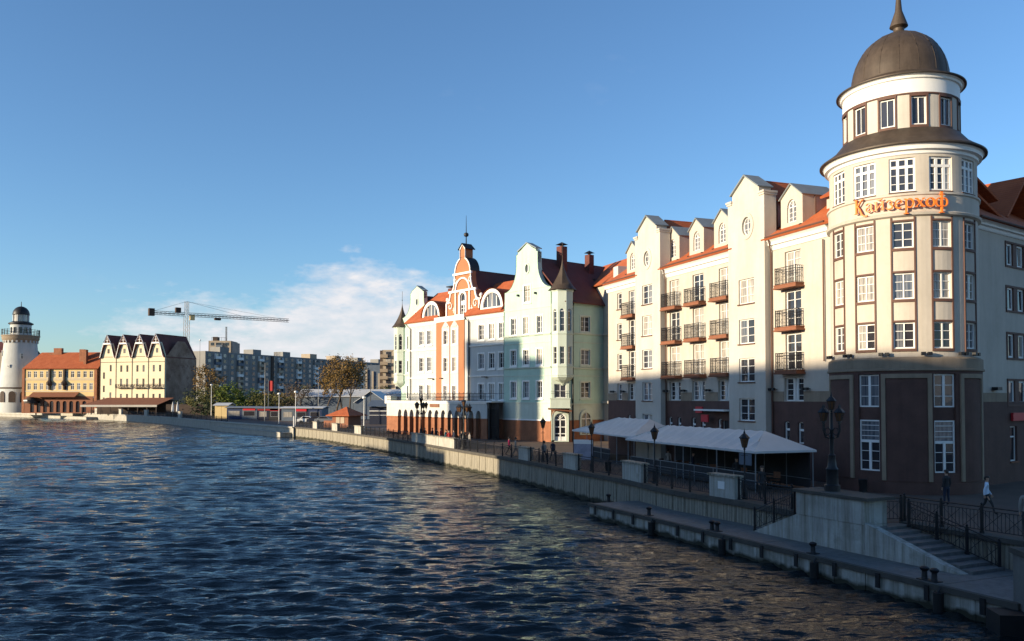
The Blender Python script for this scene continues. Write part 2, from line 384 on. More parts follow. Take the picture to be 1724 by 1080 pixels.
# ---------------------------------------------------------------- windows
WC = {}
def pick_glass(p=(0.45, 0.3, 0.25)):
    x = rnd.random(); return G_DARK if x < p[0] else (G_CURT if x < p[0] + p[1] else G_MID)
def window(root, u0, u1, z0, z1, y=0.0, nx=2, ny=3, arched=False, sill=None, glass=None, set_in=0.14, M=None, mull=0.09, name='window',
           fr=0.075, frame='white', trans=None, panes=True, mixp=(0.45, 0.3, 0.25), point=0.0, bars=True):
    """frame with glazing bars (a part) and its glass (sub-parts); M places it on a curved or turned wall"""
    w, h = round(u1 - u0, 2), round(z1 - z0, 2)
    key = (w, h, nx, ny, arched, set_in, mull, fr, frame, trans, point, bars)
    if key not in WC:
        f = MB(); out = arch(0, w, 0, h, 10, point) if arched else rect(0, w, 0, h)
        f.ring(out, inset(out, fr), set_in, set_in + .08)
        hh = h - w / 2 * (1 + point) if arched else h
        tr = trans * h if trans else None
        for i in range(1, nx):
            x = w * i / nx; f.box(x - mull / 2, x + mull / 2, set_in - .004, set_in + .07, fr, (h - fr) if not arched or nx == 2 else hh)
        if tr: f.box(fr, w - fr, set_in - .008, set_in + .07, tr - mull / 2, tr + mull / 2)
        if arched: f.box(fr, w - fr, set_in - .006, set_in + .07, hh - .04, hh + .04)
        if bars:
            for i in range(nx):
                a, b = w * i / nx + fr * .8, w * (i + 1) / nx - fr * .8
                for j in range(1, ny):
                    zz = hh * j / ny; f.box(a, b, set_in + .012, set_in + .05, zz - .017, zz + .017)
        g = []
        if panes and not arched:
            for i in range(nx):
                a, b = w * i / nx, w * (i + 1) / nx; y_ = set_in + .06
                g.append(MB().poly([(a, y_, .03), (b, y_, .03), (b, y_, h - .03), (a, y_, h - .03)]).mesh('pane', [G_DARK]))
        else:
            y_ = set_in + .06; g.append(MB().poly([(u, y_, z) for u, z in inset(out, .02)]).mesh('pane', [G_DARK]))
        WC[key] = (f.mesh(name, [frame]), g)
    fm, gs = WC[key]
    if M is not None: o = link(name, fm, root, M=M)
    else: o = link(name, fm, root, (u0, y, z0))
    gm = glass or pick_glass(mixp)
    for k, g in enumerate(gs):
        gk = gm if glass or k == 0 or rnd.random() < .65 else pick_glass(mixp)
        gkey = (g.name, gk.name)
        if gkey not in WC:
            c = g.copy(); c.materials.clear(); c.materials.append(gk); WC[gkey] = c
        po = link('pane', WC[gkey], o); po.rotation_euler = (rnd.uniform(-.015, .015), 0, rnd.uniform(-.03, .03))
    if sill:
        k2 = ('sill', w, sill)
        if k2 not in WC: WC[k2] = MB().box(-.08, w + .08, -.09, .1, -.09, -.005).mesh('sill', [sill])
        link('sill', WC[k2], o)
    return o
def cylM(r, a, z, w):
    """matrix for a flat window of width w centred at angle a of a drum"""
    return Matrix.Rotation(R(a), 4, 'Z') @ Matrix.Translation((-w / 2, -r, z))
def pipe(root, u, y, z0, z1, r=0.055, m='trim', top=None, name='drainpipe'):
    pts = [(u, y, z0), (u, y, z1)] + ([(u + top[0], y + top[1], z1 + top[2])] if top else [])
    return part(name, MB().tube(pts, r, 6), [m], root)
# ================================================================ the setting
WATER_Z = -1.9
QUAY = [(14.75, 35.5), (13.2, 38.82), (11.58, 43.07), (8.83, 48.06), (7.28, 54.35), (4.26, 61.01), (0.91, 70.87), (-6.29, 86.49), (-12.17, 101.04), (-22.77, 121.88),
        (-32.21, 140.26), (-40.5, 152.5), (-55, 172), (-72.83, 195.56), (-92, 225), (-118.29, 256.21), (-145, 285), (-170, 306), (-230, 350), (-400, 430), (-900, 560)]
# smooth the line of the quay
def resample(path, step):
    P = [Vector((x, y, 0)) for x, y in path]; out = [P[0].copy()]; carry = step
    for a, b in zip(P, P[1:]):
        d = (b - a).length; t = carry
        while t <= d: out.append(a + (b - a) * (t / d)); t += step
        carry = t - d
    return out
def chaikin(path, n=2):
    for _ in range(n):
        q = [path[0]]
        for a, b in zip(path, path[1:]): q += [(a[0] * .75 + b[0] * .25, a[1] * .75 + b[1] * .25), (a[0] * .25 + b[0] * .75, a[1] * .25 + b[1] * .75)]
        path = q + [path[-1]]
    return path
QS = [QUAY[0]] + chaikin(QUAY[1:], 2)
edge = QS[::-1] + [(15.3, 35.1), (16.54, 35.5), (18.38, 31.6), (19.4, 29.0), (60, 5), (900, -300), (4000, 4000), (-4000, 4000), (-4000, 900)]
g = MB(); g.tess(edge, (), lambda x, y: (x, y, 0)); struct('ground', g, ['paving'])
# the bank across the river, to the photographer's left
bank = [(-52, -30), (-62, 40), (-95, 110), (-150, 200), (-215, 290), (-330, 380), (-700, 420), (-1500, 300), (-1500, -700), (-40, -700)]
b = MB(); b.tess(bank, (), lambda x, y: (x, y, 0)); b.strip(bank, lambda x, y: (x, y, 0), lambda x, y: (x, y, -3)); struct('river_bank', b, ['paving'])

def make_water():
    rg = np.random.default_rng(5)
    ys = [4.0]
    while ys[-1] < 620: ys.append(ys[-1] + min(6.0, max(0.07, 0.0046 * ys[-1] - 0.02)))
    ys = np.array(ys)
    xs = [22.0]
    while xs[-1] > -620: xs.append(xs[-1] - (0.115 if xs[-1] > -20 else min(6.0, 0.115 + (-20 - xs[-1]) * 0.010)))
    xs = np.array(xs[::-1])
    X, Y = np.meshgrid(xs, ys); Zw = np.zeros_like(X)
    sp = np.maximum(np.gradient(ys)[:, None], 0.5 * np.abs(np.gradient(xs))[None, :])
    gx = np.cos(X * .045 + 1.3 * np.sin(Y * .03)) * .5 + np.sin(Y * .07 + X * .021) * .5
    gust = 0.85 + 0.3 * gx
    for i in range(110):
        lam = 0.24 * (2.0 / 0.24) ** (rg.random() ** 1.1); k = 2 * math.pi / lam
        th = math.radians(266) + rg.normal(0, 0.24 if lam < 1.0 else 0.34)
        amp = 0.0125 * lam ** 0.85 * (0.6 + 0.8 * rg.random()) * (1 if lam < .9 else (.9 / lam) ** .75)
        ph = k * (X * math.cos(th) + Y * math.sin(th)) + rg.random() * 6.28
        wgt = np.clip((lam / sp - 2.0) / 2.0, 0, 1)
        Zw += amp * wgt * (np.sin(ph) + 0.22 * np.cos(2 * ph) * np.clip(lam / sp / 2 - 2.2, 0, 1))
    for i in range(40):      # longer waves in the open reach upstream
        lam = 1.4 * (4.0 / 1.4) ** rg.random(); k = 2 * math.pi / lam; th = math.radians(266) + rg.normal(0, 0.3)
        amp = 0.0125 * lam ** 0.9 * (0.6 + 0.8 * rg.random()) * (1.8 / lam) ** .2
        Zw += amp * np.clip((lam / sp - 2.0) / 2.0, 0, 1) * np.clip((Y - 30) / 70, 0, 1) * np.sin(k * (X * math.cos(th) + Y * math.sin(th)) + rg.random() * 6.28)
    Zw *= gust * 0.74
    ny, nx = X.shape
    co = np.stack([X, Y, Zw + WATER_Z], -1).reshape(-1, 3).astype(np.float32)
    i = np.arange(ny - 1)[:, None] * nx + np.arange(nx - 1)[None, :]
    quads = np.stack([i, i + 1, i + nx + 1, i + nx], -1).reshape(-1, 4).astype(np.int32)
    me = bpy.data.meshes.new('water'); me.vertices.add(len(co)); me.vertices.foreach_set('co', co.ravel())
    me.loops.add(quads.size); me.loops.foreach_set('vertex_index', quads.ravel())
    me.polygons.add(len(quads)); me.polygons.foreach_set('loop_start', np.arange(0, quads.size, 4, dtype=np.int32))
    me.polygons.foreach_set('loop_total', np.full(len(quads), 4, np.int32)); me.polygons.foreach_set('use_smooth', np.ones(len(quads), bool))
    me.update(); me.validate()
    m = bpy.data.materials.new('river_water'); m.use_nodes = True; N, L = m.node_tree.nodes, m.node_tree.links; bs = N['Principled BSDF']
    bs.inputs['Base Color'].default_value = (0.009, 0.014, 0.016, 1); bs.inputs['Roughness'].default_value = 0.05; bs.inputs['IOR'].default_value = 1.37
    t = N.new('ShaderNodeTexCoord'); prev = None
    for sc, st, dist, rot in ((1.7, 0.85, 0.19, 0.12), (4.6, 0.7, 0.05, -0.2), (0.45, 0.75, 0.55, 0.05)):
        mp = N.new('ShaderNodeMapping'); mp.inputs['Scale'].default_value = (0.36, 1.4, 1); mp.inputs['Rotation'].default_value = (0, 0, rot); L.new(t.outputs['Object'], mp.inputs[0])
        n = N.new('ShaderNodeTexNoise'); n.inputs['Scale'].default_value = sc; n.inputs['Detail'].default_value = 5; n.inputs['Roughness'].default_value = 0.55
        L.new(mp.outputs[0], n.inputs['Vector'])
        bp = N.new('ShaderNodeBump'); bp.inputs['Strength'].default_value = st; bp.inputs['Distance'].default_value = dist
        L.new(n.outputs[0], bp.inputs['Height'])
        if prev: L.new(prev, bp.inputs['Normal'])
        prev = bp.outputs[0]
    L.new(prev, bs.inputs['Normal'])
    me.materials.append(m)
    o = link('water', me); o['kind'] = 'structure'
    # the river going on beyond the view
    w2 = MB()
    w2.poly([(-620, 4, WATER_Z - .12), (-620, -600, WATER_Z - .12), (300, -600, WATER_Z - .12), (300, 4, WATER_Z - .12)])
    w2.poly([(-2500, 620, WATER_Z - .12), (-2500, -600, WATER_Z - .12), (-620, -600, WATER_Z - .12), (-620, 620, WATER_Z - .12)])
    o2 = link('water', w2.mesh('water', [m])); o2['kind'] = 'structure'
make_water()

# ================================================================ corner hotel with the round tower
K = Frame((14.6 - .373 * (51.9 - 66), 51.9), (.373, -1))
hotel = thing('corner_hotel', 'cream corner hotel with a domed round tower, red roofs and a dark brown ground floor', 'hotel', K.o, K.rz)
W_ = Frame((25.33, 47.87), (.802, .598))
TC = Vector((23.3, 49.5, 0)); td = TC.normalized(); T_ = Frame((TC.x, TC.y), (td.y, -td.x))
KI = K.M().inverted(); TM = KI @ T_.M(); WM = KI @ W_.M()

SL = [6.86, 9.72, 12.56]                        # undersides of the balcony slabs
DT = [9.57, 12.43, 15.1]
cols = [(-4.2, -2.6), (-18.95, -17.4), (-15.45, -13.9), (-11.85, -10.3), (-26.1, -24.55)]
lowx = [(-4.35, -2.45), (-19.05, -17.3), (-15.6, -13.75), (-12.0, -10.2), (-26.25, -24.4)]
U0, U1 = -30.2, 0.6
doors = [(a, b, SL[i] + .28, DT[i]) for a, b in cols for i in range(3)]
narrow = [(-28.35, -27.45, z0, z0 + 1.52) for z0 in (5.1, 7.9, 10.75, 13.63)]
lows = [(a, b, 5.08, 6.62) for a, b in lowx]
smalls = [(c + s - .29, c + s + .29, 2.3, 3.72) for a, b in cols for c in [(a + b) / 2] for s in (-.68, .68)]
door_bay = (-13.9, -12.1)
up = [rect(*h) for h in doors + narrow + lows]
w = MB(); w.wall(rect(U0, U1, 5.05, 15.5), [rect(*((a, b, max(c, 5.06), d))) for a, b, c, d in doors + narrow + lows], 0, .4, .22)
w.poly([(U0, 0, 0), (U0, 12, 0), (U0, 12, 15.5), (U0, 0, 15.5)])
part('wall', w, ['cream'], hotel)
w = MB(); w.wall(rect(U0, U1, 0, 5.05), [arch(a, b, c, d, 6, -.55) for a, b, c, d in smalls] + [rect(-9.75 - 1.9, -9.95, 0, 3.6)], -.03, .4, .2)
part('brown_base', w, ['brown'], hotel)
xs = sorted([(a - .05, b + .05) for a, b, *_ in lows] + [(-28.4, -27.4)]); e = U0
for a, b in xs + [(U1, U1)]:
    if a - e > .1: part('stone_band', MB().box(e, min(a, U1), -.035, .02, 5.05, 5.72), ['stone'], hotel)
    e = b
def x_window(root, u0, u1, z0, z1):
    o = window(root, u0, u1, z0, z1, nx=2, ny=4, mull=.5, set_in=.18, mixp=(.75, .1, .15))
    k = ('xbars', round(u1 - u0, 2))
    if k not in WC:
        m = MB(); c = (u1 - u0) / 2; h = z1 - z0
        m.tube([(c, .1, -.1), (c, .1, h)], .03, 5)
        for s in (-1, 1): m.tube([(c - s * .17, .1, 0), (c + s * .17, .1, h - .05)], .022, 5)
        WC[k] = m.mesh('iron_cross', ['white'])
    link('iron_cross', WC[k], o)
for a, b, c, d in doors: window(hotel, a, b, c, d, nx=2, ny=4, set_in=.16, name='balcony_door', mixp=(.35, .35, .3))
for a, b, c, d in narrow: window(hotel, a, b, c, d, nx=1, ny=3, sill='trim')
for a, b, c, d in lows: x_window(hotel, a, b, c, d)
for a, b, c, d in smalls: window(hotel, a, b, c, d, nx=1, ny=2, set_in=.12, y=-.03, mull=.14, bars=False, trans=.62, mixp=(.85, .05, .1))
part('entrance_door', MB().box(-11.65, -9.95, .16, .24, 0, 3.6), ['iron'], hotel)
# balconies: a slab and a wrought railing, one mesh for all
def railing_mesh(w, d, h, step, mi=0):
    m = MB()
    for z in (.06, h - .18, h): m.tube([(0, 0, z), (0, -d, z), (w, -d, z), (w, 0, z)], .02, 4, mi)
    n = int(w / step)
    for i in range(n + 1):
        x = w * i / n
        m.box(x - .012, x + .012, -d - .012, -d + .012, 0, h)
        if i < n and i % 2 == 0:
            xc = w * (i + 1) / n if i + 1 < n else x
            for k in range(3):
                z = .2 + k * .24
                m.tube([(x, -d, z), ((x + w * (i + 1) / n) / 2, -d, z + .1), (w * (i + 1) / n, -d, z)], .009, 3)
    for x in (0, w):
        for k in range(1, 4): m.box(x - .012, x + .012, -d * k / 4 - .012, -d * k / 4 + .012, 0, h)
        for k in range(4): m.tube([(x, -d * k / 4, .3), (x, -d * (k + 1) / 4, .62)], .009, 3)
    for x in (0, w): m.box(x - .025, x + .025, -d - .025, -d + .025, 0, h + .04)
    return m.mesh('railing', ['iron'])
RM = railing_mesh(2.06, .62, 1.12, .147)
SM = MB().box(-.14, 2.2, -.74, -.002, 0, .10).box(-.06, 2.12, -.68, -.002, .10, .24).box(-.1, 2.16, -.71, -.002, .24, .28).mesh('balcony', ['slab'])
for a, b in cols:
    for z in SL:
        o = link('balcony', SM, hotel, ((a + b) / 2 - 1.03, 0, z)); link('railing', RM, o, (0, 0, .28))
# moulded cornice and gutter
def cornice(root, u0, u1, z, mats=('white',), h=1.0, out=.5, name='cornice', M=None):
    m = MB(); prof = [(0, 0), (-.06, 0), (-.1, .1 * h), (-.14, .30 * h), (-.30 * out / .5, .36 * h), (-.30 * out / .5, .52 * h), (-.36 * out / .5, .60 * h), (-out, .72 * h), (-out, .86 * h), (0, .9 * h)]
    for (y0, z0), (y1, z1) in zip(prof, prof[1:]): m.poly([(u0, y0, z + z0), (u1, y0, z + z0), (u1, y1, z + z1), (u0, y1, z + z1)])
    for u in (u0, u1): m.poly([(u, y, z + zz) for y, zz in prof])
    return part(name, m, list(mats), root, M=M)
for a, b in ((-30.35, -23.87), (-19.53, -9.84), (-5.59, 0.2)):
    cornice(hotel, a, b, 15.42, h=.95)
    part('gutter', MB().tube([(a, -.55, 16.3), (b, -.55, 16.3)], .07, 6), ['trim'], hotel)
# projecting bays under shaped gables
def bay(u0, u1, apex, wins, oval, zs=19.5):
    c = (u0 + u1) / 2; s = .56
    out = [(u0, 0), (u1, 0), (u1, zs), (u1 - s, zs), (u1 - s, zs + .55), (c, zs + 1.6), (u0 + s, zs + .55), (u0 + s, zs), (u0, zs)]
    ho = arc_pts(oval[0], oval[1], .50, .66, 0, 342, 19)
    m = MB(); m.wall(out, [rect(*h) for h in wins] + [ho], -.55, 1.0, .2, back=True)
    part('bay', m, ['cream2'], hotel)
    for h in wins: window(hotel, *h, y=-.55, nx=2, ny=3, sill='trim', set_in=.13, mixp=(.5, .3, .2))
    f = MB(); f.ring(ho, inset(ho, .07), -.42, -.36)
    f.box(oval[0] - .035, oval[0] + .035, -.42, -.38, oval[1] - .62, oval[1] + .62)
    for q in (-.22, .22): f.box(oval[0] - .47, oval[0] + .47, -.415, -.385, oval[1] + q - .018, oval[1] + q + .018)
    o = part('oval_window', f, ['white'], hotel)
    part('pane', MB().poly([(u, -.38, z) for u, z in inset(ho, .02)]), [G_MID], o)
    sr = MB(); big = arc_pts(oval[0], oval[1], .80, .96, 0, 342, 19); sr.ring(big, ho, -.60, -.549); part('oval_surround', sr, ['cream2'], hotel)
    cp = MB()
    for a, b in ((u0 - .12, u0 + s + .02), (u1 - s - .02, u1 + .12)): cp.box(a, b, -.68, .5, zs + .001, zs + .14).box(a + .05, b - .05, -.62, .5, zs - .14, zs - .003)
    part('shoulder_cap', cp, ['cream2'], hotel)
    rf = MB(); q = .14
    rf.slab((u0 + s - q, -.72, zs + .45 + .1), (c, -.72, zs + 1.72), (c, .6, zs + 1.72), (u0 + s - q, .6, zs + .55), .09)
    rf.slab((c, -.72, zs + 1.72), (u1 - s + q, -.72, zs + .55), (u1 - s + q, .6, zs + .55), (c, .6, zs + 1.72), .09)
    part('gable_coping', rf, ['lead'], hotel)
    # the cross roof behind the gable
    bx = MB(); bx.box(u0 + .75, u1 - .75, .46, 5, 15.6, zs - .3); part('attic_wall', bx, ['cream'], hotel)
    rf = MB()
    rf.slab((u0 + .45, 1.2, zs - .45), (c, 1.2, zs + 1.45), (c, 6, zs + 1.45), (u0 + .45, 6, zs - .45), .15)
    rf.slab((c, 1.2, zs + 1.45), (u1 - .45, 1.2, zs - .45), (u1 - .45, 6, zs - .45), (c, 6, zs + 1.45), .15)
    rf.slab((u0 + .3, .47, zs - .35), (c, .47, zs + 1.2), (c, 1.2, zs + 1.2), (u0 + .3, 1.2, zs - .35), .1)
    rf.slab((c, .47, zs + 1.2), (u1 - .3, .47, zs - .35), (u1 - .3, 1.2, zs - .35), (c, 1.2, zs + 1.2), .1)
    part('cross_roof', rf, ['tile'], hotel)
    pipe(hotel, u1 + .14, -.12, .1, 15.3, top=(.25, -.4, .8)); pipe(hotel, u1 - .5, .9, 16.9, zs - .3)
bay(-9.83, -5.62, -7.73, [(-8.6, -6.8, 11.99, 13.75), (-8.6, -6.8, 9.14, 10.88), (-8.62, -6.82, 6.42, 8.1), (-8.64, -6.84, 3.66, 5.25)], (-7.6, 17.5))
bay(-23.86, -19.54, -21.7, [(-22.6, -20.9, 13.44, 15.12), (-22.65, -20.95, 10.7, 12.44), (-22.65, -20.95, 7.84, 9.48), (-22.65, -20.95, 5.05, 6.65), (-22.65, -20.95, 2.3, 3.9)], (-21.76, 17.4), 19.5)
# main roof
rf = MB(); ry, rz_ = 5.6, 20.3
for a, b in ((-30.3, -23.5), (-19.9, -9.4), (-6.0, 3.2)): rf.slab((a, -.6, 16.22), (b, -.6, 16.22), (b, 1.0, 17.18), (a, 1.0, 17.18), .14)
rf.slab((-30.3, 1.0, 17.18), (3.2, 1.0, 17.18), (3.2, ry, rz_), (-30.3, ry, rz_), .14)
rf.slab((-30.3, ry, rz_), (3.2, ry, rz_), (3.2, 12, 16.2), (-30.3, 12, 16.2), .14)
part('roof', rf, ['tile'], hotel)
part('gable_wall', MB().poly([(-30.2, 0, 15.5), (-30.2, 12, 15.5), (-30.2, ry, rz_ - .2)]), ['cream'], hotel)
part('ridge_cap', MB().tube([(-30.3, ry, rz_), (3.2, ry, rz_)], .12, 6), ['tile'], hotel)
def dormer(u0, u1):
    c = (u0 + u1) / 2; d = thing_part('dormer', hotel, (c, .6, 16.7)); h = (u1 - u0) / 2
    wa = arch(-.47, .47, .5, 2.06, 8, .35)
    m = MB(); m.wall([(-h, 0), (h, 0), (h, 2.2), (0, 3.05), (-h, 2.2)], [wa], 0, 3.0, .2); part('dormer_wall', m, ['cream'], d)
    rf = MB(); q = .12
    rf.slab((-h - q, -.14, 2.2), (0, -.14, 3.16), (0, 3.0, 3.16), (-h - q, 3.0, 2.2), .07); rf.slab((0, -.14, 3.16), (h + q, -.14, 2.2), (h + q, 3.0, 2.2), (0, 3.0, 3.16), .07)
    part('dormer_roof', rf, ['lead'], d)
    f = MB(); f.ring(wa, inset(wa, .08), .13, .2); f.box(-.04, .04, .13, .19, .5, 2.0); f.box(-.45, .45, .13, .19, 1.5, 1.57)
    for s in (-1, 1): f.tube([(0, .15, 1.55), (s * .3, .15, 1.9)], .018, 4)
    for z in (.83, 1.17): f.box(-.44, .44, .14, .18, z - .015, z + .015)
    o = part('dormer_window', f, ['white'], d); part('pane', MB().poly([(u, .18, z) for u, z in inset(wa, .02)]), [G_MID], d)
    sp = MB()
    for s in (-.95, .95): sp.box(s * h - .09, s * h + .09, -.2, -.02, .05, .2)
    part('spotlight', sp, ['iron'], d)
    part('downpipe', MB().tube([(h + .05, 1.0, .5), (h + .05, 1.0, 2.2)], .045, 5), ['trim'], d)
def thing_part(name, parent, loc):
    o = link(name, None, parent, loc); return o
for a, b in ((-5.3, -3.1), (-20.5 + .05, -18.33), (-16.8, -14.72), (-13.3, -11.2), (-27.5, -25.4)): dormer(a, b)
# low attic storey next to the tower
part('attic_wall', MB().box(-2.3, 2.5, 1.9, 4, 17, 18.7), ['cream'], hotel)
rf = MB(); rf.slab((-2.5, 1.5, 18.6), (3, 1.5, 18.6), (3, 6.2, 21.3), (-2.5, 6.2, 21.3), .14); rf.slab((-2.5, 6.2, 21.3), (3, 6.2, 21.3), (3, 11, 18), (-2.5, 11, 18), .14); part('attic_roof', rf, ['tile'], hotel)
m = MB(); m.box(-16.3, -14.3, 5.0, 5.9, 19.5, 20.9)
part('chimney', m, ['brick'], hotel)
for i in range(4): part('flue', MB().tube([(-16.0 + i * .5, 5.4, 20.9), (-16.0 + i * .5, 5.4, 22.1)], .13, 8).lathe([(.2, 22.1), (.02, 22.25)], 8, c=(-16.0 + i * .5, 5.4)), ['lead'], hotel)
part('antenna', MB().tube([(-1.6, 5.6, 20.3), (-1.6, 5.6, 22.6)], .05, 5), ['steel'], hotel)
m = MB()
for u in (-28.9, -26.85, -19.55 + .35, -16.55, -13.0, -9.0 + 3.7, -2.0):
    for s in (-.18, .18): m.box(u + s - .11, u + s + .11, -.4, -.2, 5.78, 5.96).box(u + s - .03, u + s + .03, -.2, .0, 5.85, 5.9)
part('floodlight', m, ['iron'], hotel)['kind'] = 'stuff'
# red shop signs by the entrance
part('shop_sign', MB().box(-14.9, -14.0, -.16, -.04, 4.1, 4.6), ['red'], hotel); part('awning_rail', MB().box(-14.0, -10.0, -.9, -.05, 4.3, 4.42), ['white'], hotel)
part('shop_sign', MB().box(-13.3, -12.4, -.7, -.6, 3.45, 4.0), ['red'], hotel)

# ---------------------------------------------------------------- the tower
hole = []; wa = [1 + 29.4 * k for k in range(-2, 3)]; hw = 7.75
for a in wa:
    hole += [(a - hw, a + hw, z, z + 1.45) for z in (8.02, 10.76, 13.6)] + [(a - 9.6, a + 9.6, 16.72, 18.62)]
m = MB(); m.cylwall(4.0, 7.5, 18.8, hole); part('tower_wall', m, ['cream'], hotel, M=TM)
tb = MB(); bholes = [(-34.3, -17.5, 1.2, 6.62), (21.3, 38.9, 1.2, 6.62), (-88, -78, 2, 5)]
tb.cylwall(4.13, 0, 6.8, bholes); part('tower_base', tb, ['brown'], hotel, M=TM)
part('plinth', MB().cylbox(4.0, 4.2, -100, 100, 0, .62), ['brown'], hotel, M=TM)
m = MB(); m.lathe([(4.1, 6.78), (4.24, 6.8), (4.24, 6.9), (4.17, 6.92), (4.17, 7.45), (4.02, 7.56)], 64); part('stone_band', m, ['stone'], hotel, M=TM)
m = MB()       # moulded band that carries the name
m.lathe([(4.0, 15.3), (4.18, 15.38), (4.22, 15.5), (4.12, 15.56), (4.08, 15.6), (4.08, 16.45), (4.16, 16.5), (4.16, 16.6), (4.0, 16.66)], 64); part('name_band', m, ['cream'], hotel, M=TM)
m = MB()
for a in wa:
    for s in (-1, 1): m.cylbox(3.95, 4.06, a + s * 8.4 - .6, a + s * 8.4 + .6, 7.85, 15.3)
    for z in (8.02, 10.76, 13.6): m.cylbox(3.95, 4.065, a - 8.6, a + 8.6, z - .17, z - .02).cylbox(3.95, 4.05, a - 8.6, a + 8.6, z + 1.46, z + 1.56)
    m.cylbox(3.95, 4.06, a - 9.8, a + 9.8, 16.665, 16.715)
part('window_trim', m, ['trim'], hotel, M=TM)['kind'] = 'stuff'
for i, a in enumerate(wa):
    for z in (8.02, 10.76, 13.6): window(hotel, 0, 1.07, z, z + 1.45, nx=2, ny=3, set_in=.1, M=TM @ cylM(3.98, a, z, 1.07), mixp=(.35, .45, .2), mull=.07)
    window(hotel, 0, 1.33, 16.72, 18.62, nx=3, ny=4, set_in=.1, M=TM @ cylM(3.98, a, 16.72, 1.33), trans=.74, mixp=(.7, .15, .15), mull=.15, fr=.11)
# two tall windows in the base, three lights high
for a in (-25.9, 30.1):
    Mw = lambda z: TM @ cylM(4.1, a, z, 1.2)
    window(hotel, 0, 1.2, 4.78, 6.6, nx=2, ny=3, M=Mw(4.78), mull=.14, mixp=(.2, .1, .7), set_in=.14)
    window(hotel, 0, 1.2, 2.86, 4.05, nx=1, ny=4, M=Mw(2.86), mull=.12, mixp=(.1, .2, .7), set_in=.14)
    window(hotel, 0, 1.2, 1.2, 2.86, nx=2, ny=3, M=Mw(1.2), mull=.14, mixp=(.8, .1, .1), set_in=.14)
    part('spandrel', MB().cylbox(3.88, 3.97, a - 8.4, a + 8.4, 4.05, 4.78), ['brown'], hotel, M=TM)
m = MB()
for a0, a1 in ((-74, -38.6), (-15.6, 19.6), (42.6, 72.5)):
    for q0, q1 in ((a0, a0 + 3.0), (a1 - 3.0, a1)): m.cylbox(4.1, 4.23, q0, q1, .72, 6.62)
    m.cylbox(4.1, 4.228, a0 + 3.0, a1 - 3.0, 6.38, 6.62)
part('pilaster_frame', m, ['stone'], hotel, M=TM)
for a0, a1 in ((-71, -41.6), (-12.6, 16.6), (45.6, 69.5)): part('clinker_panel', MB().cylbox(4.1, 4.17, a0 + .3, a1 - .3, .7, 6.3), ['brown'], hotel, M=TM)
m = MB()
m.lathe([(4.0, 18.75), (4.08, 18.8), (4.1, 18.95), (4.28, 19.0), (4.3, 19.2), (4.42, 19.3)], 64); part('cornice', m, ['white'], hotel, M=TM)
m = MB(); m.lathe([(4.40, 19.26), (4.56, 19.3), (4.56, 19.38), (4.2, 19.62), (3.75, 19.95), (3.3, 20.5), (3.1, 20.55)], 64); part('tower_skirt', m, ['bronze'], hotel, M=TM)
da = [-42 + 30 * k - (360 if k > 7 else 0) for k in range(12)]
m = MB(); m.cylwall(3.17, 20.4, 22.45, [(a - 7.3, a + 7.3, 20.68, 22.3) for a in da]); part('drum_wall', m, ['cream2'], hotel, M=TM)
m = MB()
for a in da:
    for s in (-1, 1): m.cylbox(3.1, 3.22, a + s * 8.2 - .85, a + s * 8.2 + .85, 20.52, 22.42)
    m.cylbox(3.1, 3.23, a - 9, a + 9, 20.52, 20.66).cylbox(3.1, 3.235, a - 9, a + 9, 22.3, 22.42)
m.cylbox(3.1, 3.24, 0, 360, 22.42, 22.5)
part('window_trim', m, ['trim'], hotel, M=TM)['kind'] = 'stuff'
for a in (-72, -42, -12, 18, 48, 78): window(hotel, 0, .78, 20.7, 22.28, nx=2, ny=1, M=TM @ cylM(3.16, a, 20.7, .78), mull=.035, fr=.06, set_in=.08, glass=G_DARK)
m = MB(); m.lathe([(3.17, 22.48), (3.2, 22.5), (3.2, 23.28), (3.3, 23.32), (3.32, 23.45), (3.45, 23.52)], 64); part('cornice', m, ['white'], hotel, M=TM)
m = MB(); m.lathe([(3.42, 23.5), (3.56, 23.52), (3.56, 23.58), (3.2, 23.72), (2.95, 23.86), (2.72, 24.0)] + [(2.70 * math.cos(R(t)), 24.1 + 3.1 * math.sin(R(t))) for t in range(0, 81, 8)] + [(.45, 27.2), (.42, 27.25)], 64)
for k in range(16): m.tube([(2.705 * math.cos(R(t)) * math.sin(R(k * 22.5)), -2.705 * math.cos(R(t)) * math.cos(R(k * 22.5)), 24.1 + 3.1 * math.sin(R(t))) for t in range(0, 82, 9)], .016, 4)
part('dome', m, ['bronze'], hotel, M=TM)
m = MB(); m.lathe([(.42, 27.2), (.30, 27.35), (.32, 27.5), (.52, 27.62), (.5, 27.72), (.2, 28.6), (.15, 29.2), (.07, 29.8), (.03, 31.2), (0, 31.6)], 16); part('finial', m, ['bronze'], hotel, M=TM)
m = MB()
for a in (-70, -43, -13, 16, 45, 60):
    for s in (-2.2, 2.2): m.cylbox(4.15, 4.36, a + s - 1.4, a + s + 1.4, 7.62, 7.8)
part('floodlight', m, ['iron'], hotel, M=TM)['kind'] = 'stuff'
pipe(hotel, -.35, -.14, 7.6, 15.3, .05)

